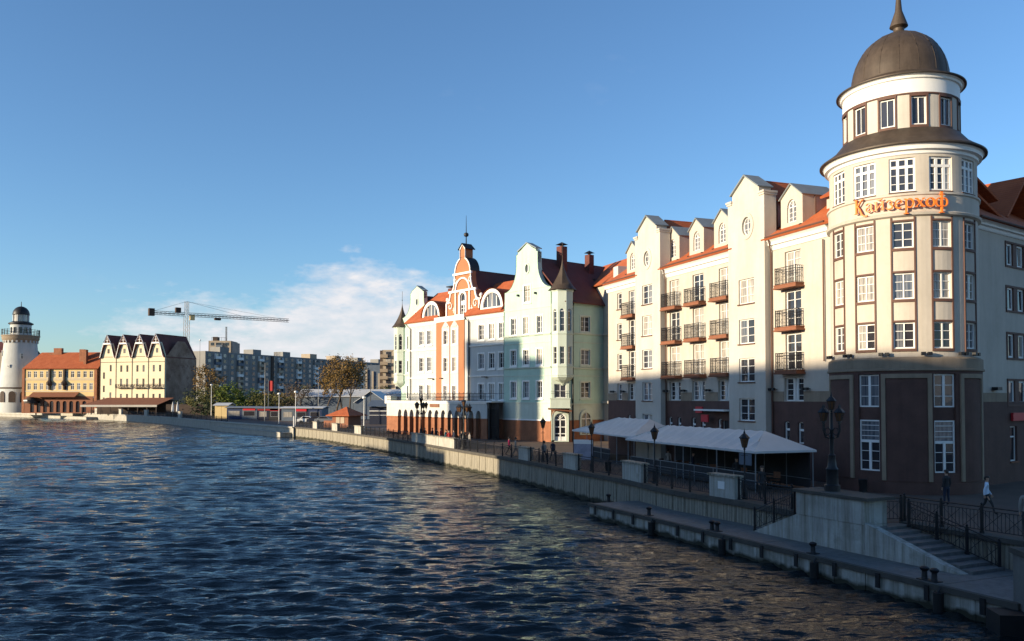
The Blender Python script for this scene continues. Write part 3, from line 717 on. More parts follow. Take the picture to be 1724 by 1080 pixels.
# the name in raised orange letters: Cyrillic, each built from tapering strokes
def stroke(m, pts, wd, y0=0.0, y1=.12):
    """ribbon of varying width in the x-z plane, extruded; pts (x, z), wd widths"""
    n = len(pts); L_, R_ = [], []
    for i in range(n):
        a, b_ = pts[max(i - 1, 0)], pts[min(i + 1, n - 1)]; d = Vector((b_[0] - a[0], b_[1] - a[1])).normalized(); w_ = (wd[i] if isinstance(wd, (list, tuple)) else wd) * .43
        L_.append((pts[i][0] - d.y * w_, pts[i][1] + d.x * w_)); R_.append((pts[i][0] + d.y * w_, pts[i][1] - d.x * w_))
    for i in range(n - 1):
        q = [L_[i], L_[i + 1], R_[i + 1], R_[i]]
        for y in (y0, y1): m.poly([(x, y, z) for x, z in q])
    lo = L_ + R_[::-1]; m.strip(lo, lambda x, z: (x, y0, z), lambda x, z: (x, y1, z))
def curve(cx, cz, rx, rz, a0, a1, n=12): return arc_pts(cx, cz, rx, rz, a0, a1, n)
def ser(m, x, z, w_=.20): stroke(m, [(x - w_ / 2, z), (x + w_ / 2, z)], .05)
def glyph(ch):
    m = MB(); x = .62
    if ch == 'К':
        stroke(m, [(.12, 0), (.12, 1.0)], .12); ser(m, .12, .02, .26); ser(m, .1, 1.0, .22)
        stroke(m, [(.13, .45), (.32, .70), (.48, .95), (.60, 1.0)], [.09, .08, .07, .10])
        stroke(m, [(.22, .55), (.36, .25), (.50, -.12), (.68, -.26), (.86, -.24)], [.07, .12, .13, .10, .12]); return m, .70
    if ch == 'а':
        stroke(m, curve(.24, .45, .17, .17, 165, 0, 8) + [(.41, .10), (.54, .02)], [.10, .07, .06, .06, .07, .09, .11, .12, .12, .12, .06]); stroke(m, [(.41, .36), (.24, .34)] + curve(.23, .17, .15, .165, 90, 320, 10), .08); return m, .58
    if ch in 'ий':
        stroke(m, [(.12, 0), (.12, x)], .12); stroke(m, [(.52, 0), (.52, x)], .12); stroke(m, [(.14, .08), (.50, x - .08)], .06)
        for xx in (.1, .52): ser(m, xx, .02, .2); ser(m, xx, x, .2)
        if ch == 'й': stroke(m, curve(.33, .86, .17, .11, 190, 350, 8), [.05, .06, .08, .09, .1, .09, .08, .06, .05])
        return m, .70
    if ch == 'з':
        stroke(m, curve(.2, .47, .15, .15, 160, -80, 10), [.09] + [.07] * 9 + [.05]); stroke(m, curve(.2, .17, .19, .17, 85, -160, 11), [.05] + [.1] * 9 + [.07, .08]); return m, .48
    if ch == 'е':
        stroke(m, [(.08, .30), (.44, .40)] + curve(.26, .40, .18, .22, 0, 190, 10)[1:] + curve(.28, .26, .2, .26, 190, 320, 8), [.05, .05] + [.07] * 10 + [.11] * 6 + [.07, .05, .04]); return m, .54
    if ch == 'р':
        stroke(m, [(.14, -.42), (.14, x)], .12); ser(m, .14, -.42, .30); ser(m, .08, x, .14); stroke(m, curve(.34, .31, .21, .31, 150, -150, 14), [.05, .07, .08, .1, .11, .12, .12, .12, .12, .11, .1, .08, .07, .06, .05]); return m, .64
    if ch == 'х':
        stroke(m, [(.06, x - .02), (.16, x - .06), (.42, .08), (.54, .03)], [.08, .11, .12, .07]); stroke(m, [(.06, .03), (.50, x - .04)], .055)
        ser(m, .08, x - .01, .16); ser(m, .50, x - .01, .16); ser(m, .07, .02, .16); ser(m, .52, .02, .14); return m, .62
    if ch == 'о':
        lo = curve(.29, .31, .23, .30, 0, 360, 22); stroke(m, lo, [.06 + .07 * abs(math.cos(R(360 * i / 22))) for i in range(23)]); return m, .62
    if ch == 'ф':
        stroke(m, [(.34, -.42), (.34, 1.02)], .12); ser(m, .34, -.42, .30); ser(m, .34, 1.02, .16); stroke(m, [(.2, .86), (.48, .86)], .05)
        for s in (-1, 1): stroke(m, curve(.34 + s * .16, .31, .19, .29, 0, 360, 18), .085)
        return m, .72
sign = thing_part('hotel_sign', hotel, (0, 0, 0)); sign.matrix_local = TM
word = 'Кайзерхоф'; G = [glyph(c) for c in word]; tot = sum(a for _, a in G); span = 66.5; a = -33.9; S_ = .78
rd = 4.24
for (m, adv), c in zip(G, word):
    da_ = span * adv / tot; sx = R(da_) * rd / adv
    m.v = [(x * sx, y, z * S_) for x, y, z in m.v]
    # bend each letter round the drum
    m.v = [((rd - y + .1) * math.sin(x / rd), -(rd - y + .1) * math.cos(x / rd), z) for x, y, z in m.v]
    part('letter', m, ['orange'], sign, M=Matrix.Rotation(R(a), 4, 'Z') @ Matrix.Translation((0, 0, 15.76))); a += da_
# ---------------------------------------------------------------- the wing round the corner
wz = [(13.55, 15.2), (10.7, 12.4), (7.7, 9.45), (4.75, 6.5)]
wu = [(7.1 + 5.2 * k, 9.9 + 5.2 * k) for k in range(6)]
H = [(a, b, c, d) for a, b in wu for c, d in wz]
m = MB(); m.wall(rect(-1, 40, 5.05, 15.6), [rect(*h) if h[2] > 5.06 else rect(h[0], h[1], 5.06, h[3]) for h in H], 0, .4, .22); part('wall', m, ['cream'], hotel, M=WM)
lw = [(7.35 + 5.2 * k, 8.35 + 5.2 * k, 1.3, 3.5) for k in range(6)]
m = MB(); m.wall(rect(-1, 40, 0, 5.05), [rect(*h) for h in lw], -.03, .4, .22); part('brown_base', m, ['brown'], hotel, M=WM)
part('stone_band', MB().box(-1, 7.0, -.04, .02, 5.05, 5.6), ['stone'], hotel, M=WM)
for a, b, c, d in H:
    for q in (a + .12, b - 1.12): window(hotel, 0, 1.0, 0, d - c - .24, nx=1, ny=1, M=WM @ Matrix.Translation((q, 0, c + .12)), set_in=.08, mixp=(.4, .3, .3), fr=.13)
    t = MB(); t.box(a, b, -.06, .18, c, c + .12).box(a, b, -.05, .18, d - .12, d).box(a, a + .12, -.055, .18, c, d).box(b - .12, b, -.055, .18, c, d).box(a + 1.12, b - 1.12, -.02, .2, c, d); part('window_trim', t, ['trim'], hotel, M=WM)
for h in lw: window(hotel, 0, h[1] - h[0], h[2], h[3], nx=1, ny=1, trans=.7, M=WM @ Matrix.Translation((h[0], -.03, h[2])), mixp=(.7, .1, .2), sill='slab')
cornice(hotel, 2.6, 40, 15.5, h=.7, M=WM)
rf = MB(); rf.slab((2.0, -.6, 16.1), (40, -.6, 16.1), (40, 5.5, 20.4), (2.0, 5.5, 20.4), .15); rf.slab((2.0, 5.5, 20.4), (40, 5.5, 20.4), (40, 12, 16), (2.0, 12, 16), .15)
rf.slab((9.5, .8, 17.2), (12.5, .8, 20.3), (12.5, 8, 20.3), (9.5, 8, 17.2), .15); rf.slab((12.5, .8, 20.3), (15.5, .8, 17.2), (15.5, 8, 17.2), (12.5, 8, 20.3), .15)
part('roof', rf, ['tile'], hotel, M=WM)
part('gutter', MB().tube([(2.5, -.66, 16.05), (40, -.66, 16.05)], .07, 6), ['trim'], hotel, M=WM)
part('drainpipe', MB().tube([(2.75, -.12, .1), (2.75, -.12, 15.2), (2.6, -.6, 16.0)], .06, 6), ['trim'], hotel, M=WM)
m = MB()
for u in (5.2,): m.box(u - .3, u + .3, -.4, -.05, 5.75, 5.95)
part('floodlight', m, ['iron'], hotel, M=WM)
part('shop_sign', MB().box(7.4, 11, -.22, -.08, 3.85, 4.35), ['red'], hotel, M=WM)
# ================================================================ the row of gabled houses beyond the hotel
M_ = Frame((6.79, 97.0), (.83, -1))
def concave(u0, z0, u1, z1, n=7): return [(u0 + (u1 - u0) * math.sin(R(90 * i / n)), z0 + (z1 - z0) * (1 - math.cos(R(90 * i / n)))) for i in range(n + 1)]
def gable_outline(c, hb, zb, hn, zn, zs, za):
    """curved Dutch gable: half width hb at zb sweeping in to hn at zn, upright to zs, little shoulder, apex za"""
    right = concave(hb, zb, hn, zn) + [(hn, zs), (hn - .3, zs + .08), (hn - .32, zs + .3), (hn - .8, zs + .5)]
    return [(c + x, z) for x, z in right] + [(c, za)] + [(c - x, z) for x, z in right[::-1]]
def string_course(root, u0, u1, zs, y=0.0, mt='white', M=None, h=.18, out=.2):
    m = MB()
    for z in zs: m.box(u0, u1, y - out, y + .02, z, z + h * .55).box(u0, u1, y - out * .6, y + .02, z - h * .5, z - .004)
    o = part('string_course', m, [mt], root, M=M); o['kind'] = 'stuff'
def framed(root, u0, u1, z0, z1, y=0.0, M=None, mt='white', **kw):
    """window with a moulded white surround"""
    o = window(root, u0, u1, z0, z1, y, M=M, mixp=kw.pop('mixp', (.5, .25, .25)), **kw)
    k = ('surround', round(u1 - u0, 2), round(z1 - z0, 2), mt)
    if k not in WC:
        a, b = u1 - u0, z1 - z0; q = .17
        m = MB(); m.ring([(-q, -q), (a + q, -q), (a + q, b + q), (-q, b + q)], rect(0, a, 0, b), -.05, .02); m.box(-q - .06, a + q + .06, -.12, .0, -q - .1, -q); WC[k] = m.mesh('surround', [mt])
    link('surround', WC[k], o); return o
def spire(root, c, r, z0, z1, n=8, name='spire', fin=1.6):
    m = MB(); pr = [(r * 1.02, z0 - .05), (r * 1.04, z0)]
    for i in range(1, 11):
        t = i / 10; pr.append((max(.03, r * (1 - t) ** 1.9), z0 + (z1 - z0) * t))
    m.lathe(pr, n, c=c, sm=False); m.lathe([(.03, z1 - .1), (.03, z1 + fin)], 5, c=c); m.lathe([(.0, z1 + .05), (.1, z1 + .15), (0, z1 + .25)], 8, c=c)
    return part(name, m, ['bronze'], root)
def oriel(root, cx_, cy, r, z0, z1, mt, zrows, rot=22.5):
    """eight-sided corner oriel on a corbel, windows in each face, under a concave spire"""
    a8 = [rot + 45 * k for k in range(8)]; wl_ = 2 * r * math.sin(R(22.5)); ap = r * math.cos(R(22.5))
    m = MB(); m.lathe([(.12, z0 - 1.0), (.35, z0 - .7), (.75 * r, z0 - .35), (r, z0 - .06), (r * 1.05, z0), (r * 1.05, z0 + .1), (r, z0 + .14)], 8, c=(cx_, cy), a0=22.5, a1=382.5, sm=False)
    part('corbel', m, ['mintpale'], root)
    for k in range(8):
        a = 45 * k
        Mk = Matrix.Translation((cx_, cy, 0)) @ Matrix.Rotation(R(a), 4, 'Z') @ Matrix.Translation((-wl_ / 2, -ap, 0))
        vis = k in (0, 1, 6, 7, 2)
        holes = []; q = wl_ * .22
        for z, h, ar in zrows: holes.append(arch(q, wl_ - q, z, z + h, 8) if ar else rect(q, wl_ - q, z, z + h))
        m = MB(); m.wall(rect(0, wl_, z0, z1), holes if vis else [], 0, .15, .15); part('oriel_face', m, [mt], root, M=Mk)
        if vis:
            for z, h, ar in zrows: window(root, 0, wl_ - 2 * q, 0, h, nx=1, ny=3, arched=ar, M=Mk @ Matrix.Translation((q, 0, z)), set_in=.08, fr=.05, mixp=(.75, .1, .15))
    m = MB()
    for z in (z1 - .1, z0 + .2): m.lathe([(r, z - .14), (r * 1.08, z), (r * 1.08, z + .1), (r, z + .12)], 8, c=(cx_, cy), a0=22.5, a1=382.5, sm=False)
    for zc in [z - .3 for z, h, ar in zrows]: m.lathe([(r, zc - .1), (r * 1.05, zc), (r * 1.05, zc + .1), (r, zc + .12)], 8, c=(cx_, cy), a0=22.5, a1=382.5, sm=False)
    o = part('oriel_moulding', m, ['mintpale'], root); o['kind'] = 'stuff'
    spire(root, (cx_, cy), r * 1.25, z1 + .02, z1 + 4.2)

# ---------------------------------------------------------------- near green house
gh = thing('green_gable_house', 'pale green house with a large curved gable, corner oriel and white arched corner door', 'house', M_.o, M_.rz)
MI = M_.M().inverted()
SB = M_.w(-1.88, 1.59); S_F = Frame((SB.x, SB.y), (1, .83)); SFM = MI @ S_F.M()
cols3 = [-10.33, -7.9, -5.37]; hw3 = .52
win = [(c - hw3, c + hw3, z0, z1) for c in cols3 for z0, z1 in ((5.3, 7.3), (9.37, 11.25), (13.2, 15.3))]
gw = (-8.3, -7.1, 17.2, 19.2); oval = arc_pts(-7.7, 21.35, .30, .52, 0, 342, 19)
m = MB()
ul, ur = -12.3, -3.25
go = [(ul, 4.66), (ur, 4.66)] + gable_outline(-7.72, 4.35, 18.7, 2.05, 21.9, 23.25, 24.5)
m.wall(go, [rect(*h) for h in win + [gw]] + [oval], 0, .5, .2, back=True); m.poly([(ul, 0, 0), (ul, 9, 0), (ul, 9, 17), (ul, 0, 17)]); part('wall', m, ['mint'], gh)
for h in win + [gw]: framed(gh, *h, nx=2, ny=3)
m = MB(); m.ring(arc_pts(-7.7, 21.35, .48, .72, 0, 342, 19), oval, -.08, .0); o = part('oval_window', m, ['mintpale'], gh); part('pane', MB().poly([(u, .12, z) for u, z in oval]), [G_MID], o)
m = MB(); m.wall(rect(ul, ur, 2.67, 4.66), (), -.06, .3)
for k in range(5): m.box(ul, ur, -.085, -.055, 2.72 + k * .39, 2.72 + k * .39 + .33)
o = part('rusticated_wall', m, ['mintpale'], gh); o['kind'] = 'stuff'
part('brick_base', MB().wall(rect(ul, ur, 0, 2.5), (), -.1, .4), ['brick'], gh)
part('plinth_band', MB().box(ul, ur, -.2, .05, 2.5, 2.68), ['white'], gh)
string_course(gh, ul, ur, (4.66, 8.98, 13.0), mt='mintpale'); string_course(gh, ul, ur, (8.0, 12.05, 16.3), mt='mintpale', h=.1, out=.06)
part('gable_coping', MB().strip(go[2:], lambda u, z: (u, -.06, z + .002), lambda u, z: (u, .62, z + .002)), ['mintpale'], gh)
part('gable_cap', MB().slab((-7.7, -.15, 24.62), (-5.9, -.15, 23.72), (-5.9, .9, 23.72), (-7.7, .9, 24.62), .1).slab((-9.5, -.15, 23.72), (-7.7, -.15, 24.62), (-7.7, .9, 24.62), (-9.5, .9, 23.72), .1), ['lead'], gh)
for u in (-9.3, -6.0): part('wall_lamp', MB().box(u - .1, u + .1, -.3, 0, 18.0, 18.25), ['iron'], gh)
# chamfered corner with the arched door
A_, B_ = M_.w(-3.25, 0), SB; cd = B_ - A_; C_F = Frame((A_.x, A_.y), (cd.x, cd.y)); CM = MI @ C_F.M(); cl = cd.length
dr = arch(cl / 2 - .72, cl / 2 + .72, .15, 3.45, 10)
wq = (cl / 2 - .72, cl / 2 + .72, 5.3, 6.95)
m = MB(); m.wall(rect(0, cl, 4.2, 16.6), [rect(*wq)], 0, .3, .2); part('corner_wall', m, ['mintpale'], gh, M=CM)
m = MB(); m.wall(rect(0, cl, 0, 4.2), [dr], -.02, .3, .25); part('corner_base', m, ['brick'], gh, M=CM)
m = MB(); m.ring(arch(cl / 2 - 1.05, cl / 2 + 1.05, .05, 3.82, 10), dr, -.14, .05); m.ring(arch(cl / 2 - 1.0, cl / 2 + 1.0, .05, 4.1, 10), arch(cl / 2 - .95, cl / 2 + .95, .05, 4.05, 10), -.2, -.1); part('door_surround', m, ['mintpale'], gh, M=CM)
m = MB(); m.ring(dr, inset(dr, .12), .08, .16); m.box(cl / 2 - .07, cl / 2 + .07, .06, .16, .15, 3.4); m.box(cl / 2 - .7, cl / 2 + .7, .06, .16, 2.62, 2.74)
for s in (-1, 1):
    for z in (.15, .95, 1.75, 2.6): m.box(cl / 2 + s * .36 - .32, cl / 2 + s * .36 + .32, .09, .15, z, z + (.5 if z < .2 else .1))
    m.tube([(cl / 2, .1, 2.75), (cl / 2 + s * .45, .1, 3.2)], .03, 4); m.tube([(cl / 2, .1, 2.75), (cl / 2 + s * .2, .1, 3.38)], .03, 4)
o = part('arched_door', m, ['white'], gh, M=CM); part('pane', MB().poly([(u, .14, z) for u, z in inset(dr, .03)]), [G_DARK], o)
window(gh, 0, wq[1] - wq[0], 0, 1.65, nx=2, ny=2, M=CM @ Matrix.Translation((wq[0], 0, wq[2])), glass=G_DARK)
m = MB(); m.box(-.15, cl + .1, -.75, .02, 4.15, 5.15).box(-.22, cl + .17, -.82, .02, 5.15, 5.28).box(-.2, cl + .15, -.8, .02, 4.05, 4.16); o = part('corner_balcony', m, ['mintpale'], gh, M=CM)
m = MB()
for z in (.55, .8):
    m.tube([(-.1, -.7, z), (cl + .05, -.7, z)], .018, 4)
for k in range(9): m.tube([(-.1 + (cl + .15) * k / 8, -.7, 0), (-.1 + (cl + .15) * k / 8, -.7, .8)], .014, 4)
part('railing', m, ['iron'], o, loc=(0, 0, 5.28))
m = MB(); m.slab((-.4, -1.0, 4.0), (cl + .3, -1.0, 3.75), (cl + .3, .1, 3.85), (-.4, .1, 4.1), .12); part('door_hood', m, ['slab'], gh, M=CM)
OC = MI @ Vector(((A_ + B_) / 2)); oriel(gh, OC.x + .05, OC.y + .35, 1.34, 7.75, 18.2, 'mintpale', [(9.3, 2.1, False), (13.2, 2.7, True)], 0)
# side wall
sw = [(2.0, 3.55, 5.3, 7.2), (2.0, 3.55, 9.3, 11.15), (2.0, 3.55, 13.35, 15.2)]; sa = arch(1.9, 3.5, .9, 3.55, 10)
m = MB(); m.wall(rect(0, 6.6, 4.5, 16.75), [rect(*h) for h in sw], 0, .3, .22); part('side_wall', m, ['mint'], gh, M=SFM)
m = MB(); m.wall(rect(0, 6.6, 2.6, 4.5), (), -.04, .3)
for k in range(5): m.box(0, 6.6, -.065, -.035, 2.65 + k * .37, 2.65 + k * .37 + .31)
o = part('rusticated_wall', m, ['mintpale'], gh, M=SFM); o['kind'] = 'stuff'
part('brick_base', MB().wall(rect(0, 6.6, 0, 2.6), (), -.1, .4), ['brick'], gh, M=SFM)
m = MB(); m.ring(arch(1.65, 3.75, .8, 3.9, 10), arch(1.95, 3.45, .9, 3.5, 10), -.2, -.1); o = part('arched_window', m, ['mintpale'], gh, M=SFM); part('pane', MB().poly([(u, -.12, z) for u, z in arch(1.95, 3.45, .9, 3.5, 10)]), [G_DARK], o); part('glazing_bar', MB().box(2.65, 2.75, -.16, -.11, .9, 3.5).box(1.95, 3.45, -.16, -.11, 2.7, 2.8), ['white'], o)
for h in sw: framed(gh, 0, h[1] - h[0], 0, h[3] - h[2], M=SFM @ Matrix.Translation((h[0], 0, h[2])), mt='mintpale', nx=2, ny=3)
string_course(gh, 0, 6.6, (4.5, 8.85, 13.05), M=SFM, mt='mintpale'); string_course(gh, 0, 6.6, (7.95, 12.0), M=SFM, mt='mintpale', h=.1, out=.06)
part('drainpipe', MB().tube([(.55, -.12, .1), (.55, -.12, 16.3), (.4, -.5, 16.9)], .10, 6), ['iron'], gh, M=SFM)
# roof
rf = MB(); ru, rz2 = -7.5, 22.9
rf.slab((ru, .5, rz2), (-1.3, .5, 16.75), (-1.3, 15, 16.75), (ru, 15, rz2), .16); rf.slab((ru, .5, rz2), (ru, 15, rz2), (-13.6, 15, 16.75), (-13.6, .5, 16.75), .16)
part('roof', rf, ['tiledark'], gh)
for u, y, s, h in ((-6.3, 4.6, .48, 24.4), (-6.4, 9.6, .42, 23.9)):
    o = part('chimney', MB().box(u - s, u + s, y - s, y + s, 20.5, h), ['tiledark'], gh); part('chimney_cap', MB().lathe([(s * 1.7, h + .25), (0, h + .6)], 4, c=(u, y), a0=45, a1=405, sm=False).lathe([(s * .6, h), (s * .6, h + .3)], 4, c=(u, y), sm=False), ['iron'], o)
m = MB(); m.lathe([(.5, 17), (.5, 18.8)], 12, c=(-2.9, 11)); part('vent_pipe', MB().tube([(-5.0, 9, 19.5), (-5.0, 9, 20.6)], .18, 8), ['iron'], gh)
# link building behind, facing the river
LF = Frame((9.6, 107.9), (.373, -1))
lk = thing('link_building', 'cream building with an orange roof glimpsed between the pale green house and the cream hotel', 'house', LF.o, LF.rz)
m = MB(); m.wall(rect(0, 12, 0, 19.5), (), 0, 9, back=True); part('wall', m, ['cream'], lk)
rf = MB(); rf.slab((-.6, -.5, 19.4), (12.5, -.5, 19.4), (12.5, 4.6, 23.3), (-4.0, 4.6, 23.3), .16); rf.slab((-4, 4.6, 23.3), (12.5, 4.6, 23.3), (12.5, 10, 19), (-.6, 10, 19), .16); part('roof', rf, ['tile'], lk)
part('chimney', MB().box(8.4, 9.4, 3.4, 4.4, 21, 24.6), ['brick'], lk)
part('dormer_cheek', MB().box(7.4, 8.6, .2, 2.2, 19.6, 21.2), ['whitewall'], lk)
part('drainpipe', MB().tube([(7.6, -.15, 0), (7.6, -.15, 19.0)], .08, 6), ['iron'], lk)
m = MB()
for z in (4.6, 8.9, 13.0): m.box(4.6, 7.2, -.25, .02, z, z + .3)
part('string_course', m, ['cream2'], lk)['kind'] = 'stuff'

# ---------------------------------------------------------------- long middle house with the red gable and the arcade
OM = M_.w(0, 1.0); MM = Frame((OM.x, OM.y), (.83, -1))
mh = thing('arcaded_house', 'long white house with a red scrolled gable and an arcade along the ground floor', 'house', MM.o, MM.rz)
uL0, uR0, uR1, uL1 = -36.4, -28.5, -21.7, -12.2
colsR = [-18.3, -16.02, -13.9]; colsL = [-32.78, -30.7, -28.9 + .05]; colsC = [-26.1, -23.95]
rowsM = [(5.05, 7.15), (9.2, 11.2), (13.1, 15.1)]
for nm, a, b, cc in (('right', uR1, uL1, colsR), ('left', uL0, uR0, colsL)):
    hs = [(c - .6, c + .6, z0, z1) for c in cc for z0, z1 in rowsM if c + .6 < b]
    m = MB(); m.wall(rect(a, b, 4.7, 16.5), [rect(*h) for h in hs], 0, .4, .2); part('wall', m, ['whitewall'], mh)
    for h in hs: framed(mh, *h, nx=2, ny=3)
    string_course(mh, a, b, (8.2, 12.3), mt='white')
    cornice(mh, a, b, 15.9, h=.7, out=.4)
    rf = MB(); rf.slab((a - .3, -.6, 16.55), (b, -.6, 16.55), (b, 5.5, 21.6), (a - .3, 5.5, 21.6), .16); rf.slab((a - .3, 5.5, 21.6), (b, 5.5, 21.6), (b, 12, 16.5), (a - .3, 12, 16.5), .16); part('roof', rf, ['tile'], mh)
    # eyebrow dormer
    c, r, zb, h_ = (-16.3, 2.45, 17.2, 2.6) if nm == 'right' else (-30.6, 2.3, 17.0, 2.4)
    d = thing_part('eyebrow_dormer', mh, (c, .15, zb)); oa = arc_pts(0, 0, r, h_, 0, 180, 16); ia = arc_pts(0, .12, r - .5, h_ - .55, 0, 180, 16)
    m = MB(); m.wall(oa, [ia], 0, 3.8, .2); part('dormer_wall', m, ['white'], d)
    f = MB()
    for k in range(1, 4): f.box(-r + .5 + (2 * r - 1) * k / 4 - .06, -r + .5 + (2 * r - 1) * k / 4 + .06, .1, .18, .12, h_ * (.78 if k == 2 else .62))
    f.ring(ia, inset(ia, .07), .1, .18); part('glazing', f, ['white'], d)
    for k in range(4):
        u0, u1 = -r + .5 + (2 * r - 1) * k / 4, -r + .5 + (2 * r - 1) * (k + 1) / 4
        pp = [(u0, .12), (u1, .12)] + [(u, z) for u, z in ia if u0 <= u <= u1]; part('pane', MB().poly([(u, .16, z) for u, z in pp]), [G_MID if k % 3 else G_DARK], d)
    rl = arc_pts(0, 0, r + .12, h_ + .12, 0, 180, 16); m = MB()
    for (x0, z0), (x1, z1) in zip(rl, rl[1:]): m.poly([(x0, -.15, z0), (x1, -.15, z1), (x1, 4.5, z1), (x0, 4.5, z0)])
    part('dormer_roof', m, ['tile'], d)
# red centre
m = MB(); hs = [(c - .52, c + .52, z0, z1) for c in colsC for z0, z1 in ((4.95, 7.0), (9.0, 10.95), (12.85, 14.8))]
m.wall(rect(uR0, uR1, 4.7, 16.3), [rect(*h) for h in hs], -.35, .6, .2); part('wall', m, ['terracotta'], mh)
for h in hs: framed(mh, *h, y=-.35, nx=2, ny=3)
m = MB()
for c in colsC:
    m.wall([(c - .95, 4.7), (c + .95, 4.7), (c + .95, 15.2), (c + .6, 15.6), (c, 16.2), (c - .6, 15.6), (c - .95, 15.2)], [rect(a - .16, b + .16, z0 - .16, z1 + .16) for a, b, z0, z1 in hs if abs((a + b) / 2 - c) < .1], -.40, .06, .04)
    m.box(c - .5, c + .5, -.46, -.38, 15.25, 15.45)
o = part('window_strip', m, ['whitewall'], mh); o['kind'] = 'stuff'
m = MB(); m.wall(rect(uR1, uR1 + .7, 4.7, 16.3), (), -.25, .3); part('pilaster', m, ['whitewall'], mh)
part('cornice', MB().box(uR0 - .15, uR1 + .25, -.6, .3, 16.3, 16.75).box(uR0 - .05, uR1 + .15, -.48, .3, 16.05, 16.3 - .003), ['white'], mh)
gc = -23.45 - .05
rt = [(4.0, 16.75), (4.0, 18.7)] + [(3.9, 18.9), (3.35, 19.15), (3.1, 19.7), (3.0, 20.2)] + concave(3.0, 20.2, 1.95, 22.4, 5)[1:] + [(1.95, 22.9)] + [(1.85 * math.cos(R(t)), 22.95 + 2.05 * math.sin(R(t))) for t in range(0, 72, 12)] + [(.62, 24.9), (.62, 26.2)]
go = [(gc + x, z) for x, z in rt] + [(gc, 26.9)] + [(gc - x, z) for x, z in rt[::-1]]
aw = arch(gc - .62, gc + .62, 16.8, 20.0, 10)
m = MB(); m.wall(go, [aw], .75, .8, .25, back=True); part('scrolled_gable', m, ['terracotta'], mh)
f = MB(); f.ring(aw, inset(aw, .1), .85, .95); f.box(gc - .05, gc + .05, .84, .93, 16.8, 19); f.box(gc - .6, gc + .6, .84, .93, 18.3, 18.9); 
for z in (17.3, 17.8): f.box(gc - .58, gc + .58, .86, .92, z, z + .05)
o = part('arched_window', f, ['white'], mh); part('pane', MB().poly([(u, .93, z) for u, z in inset(aw, .03)]), [G_DARK], o)
m = MB(); yb = .74
m.ring([(p[0] * 1.0, p[1]) for p in go], [(gc + (u - gc) * .93 , z - .16 if z > 17 else z) for u, z in go], .60, .78)
for z, hw_ in ((20.15, 3.2), (22.55, 2.15)): m.box(gc - hw_, gc + hw_, .5, .76, z, z + .3)
bigA = arch(gc - 1.75, gc + 1.75, 16.8, 22.2, 12); m.ring(bigA, inset(bigA, .22), .58, .77)
m.ring(arch(gc - .95, gc + .95, 16.8, 20.35, 10), aw, .62, .77)
for s in (-1, 1):
    for (x, z, r_) in ((3.0, 18.3, .62), (1.75, 21.7, .42)):
        sp = [(gc + s * (x - r_ * t / 14 * math.cos(t * .62)), .66, z + r_ * t / 14 * math.sin(t * .62)) for t in range(3, 15)]; m.tube(sp, .09, 5)
    m.tube([(gc + s * 2.1, .7, 17.3), (gc + s * 2.1, .7, 18.1)], .07, 4); m.tube([(gc + s * 1.8, .7, 17.7), (gc + s * 2.4, .7, 17.7)], .06, 4)
    m.lathe([(0, 18.7), (.24, 18.8), (.24, 19.0), (.12, 19.05), (.3, 19.3), (.2, 19.6), (0, 19.7)], 10, c=(gc + s * 3.95, .95))
o = part('gable_ornament', m, ['white'], mh); o['kind'] = 'stuff'
rf = MB(); rf.slab((gc - .95, .5, 26.15), (gc, .5, 27.0), (gc, 2.2, 27.0), (gc - .95, 2.2, 26.15), .1); rf.slab((gc, .5, 27.0), (gc + .95, .5, 26.15), (gc + .95, 2.2, 26.15), (gc, 2.2, 27.0), .1); part('lantern_roof', rf, ['iron'], mh)
part('lantern_house', MB().box(gc - .62, gc + .62, 1.55, 2.0, 24.6, 26.2), ['terracotta'], mh)
m = MB(); m.tube([(gc, 1.3, 26.8), (gc, 1.3, 31.0)], [.09, .02], 6); m.lathe([(0, 27.9), (.3, 28.05), (.36, 28.25), (.3, 28.45), (0, 28.6)], 12, c=(gc, 1.3)); part('ball_spire', m, ['iron'], mh)
rf = MB(); rf.slab((gc, 1.5, 23.4), (gc + 4.3, 1.5, 17.2), (gc + 4.3, 16, 17.2), (gc, 16, 23.4), .16); rf.slab((gc - 4.3, 1.5, 17.2), (gc, 1.5, 23.4), (gc, 16, 23.4), (gc - 4.3, 16, 17.2), .16); part('cross_roof', rf, ['tiledark'], mh)
m = MB(); cc = [(gc + 1.95 * math.cos(R(t)), 22.95 + 2.1 * math.sin(R(t))) for t in range(0, 181, 12)]
for (x0, z0), (x1, z1) in zip(cc, cc[1:]): m.poly([(x0, .7, z0), (x1, .7, z1), (x1, 2.2, z1), (x0, 2.2, z0)])
part('gable_hood', m, ['iron'], mh)
pipe(mh, uR1 + .85, -.15, 4.8, 15.6, .07, 'iron', top=(-.9, -.3, .9)); pipe(mh, -35.6, -.15, 4.8, 15.6, .07, 'iron', top=(-1.0, -.3, .9))
# arcade and terrace in front
ua0, ua1, ya = -37.6, -13.2, -3.0
na = 13; pitch = 1.577; a_c = [-33.95 + pitch * k for k in range(na)]
hs = [arch(c - .53, c + .53, 0, 3.62, 10, .75) for c in a_c]
m = MB(); m.wall([(ua0, 2.62), (ua1, 2.62), (ua1, 4.7), (ua0, 4.7)], (), ya + .02, .01)     # thin backing is cut away below
m = MB()
e = ua0
for c in a_c + [None]:
    b_ = ua1 if c is None else c - .53
    m.box(e, b_, ya, ya + .55, 2.62, 4.7)
    if c is not None:
        top_ = arch(c - .53, c + .53, 2.62, 3.62, 10, .75)[2:]
        m.wall([(c - .53, 4.7)] + top_[::-1] + [(c + .53, 4.7)][:1] if False else [(c + .53, 4.7), (c - .53, 4.7)] + top_[::-1], (), ya, .55); e = c + .53
part('arcade_wall', m, ['whitewall'], mh)['kind'] = 'stuff'
pm = {}
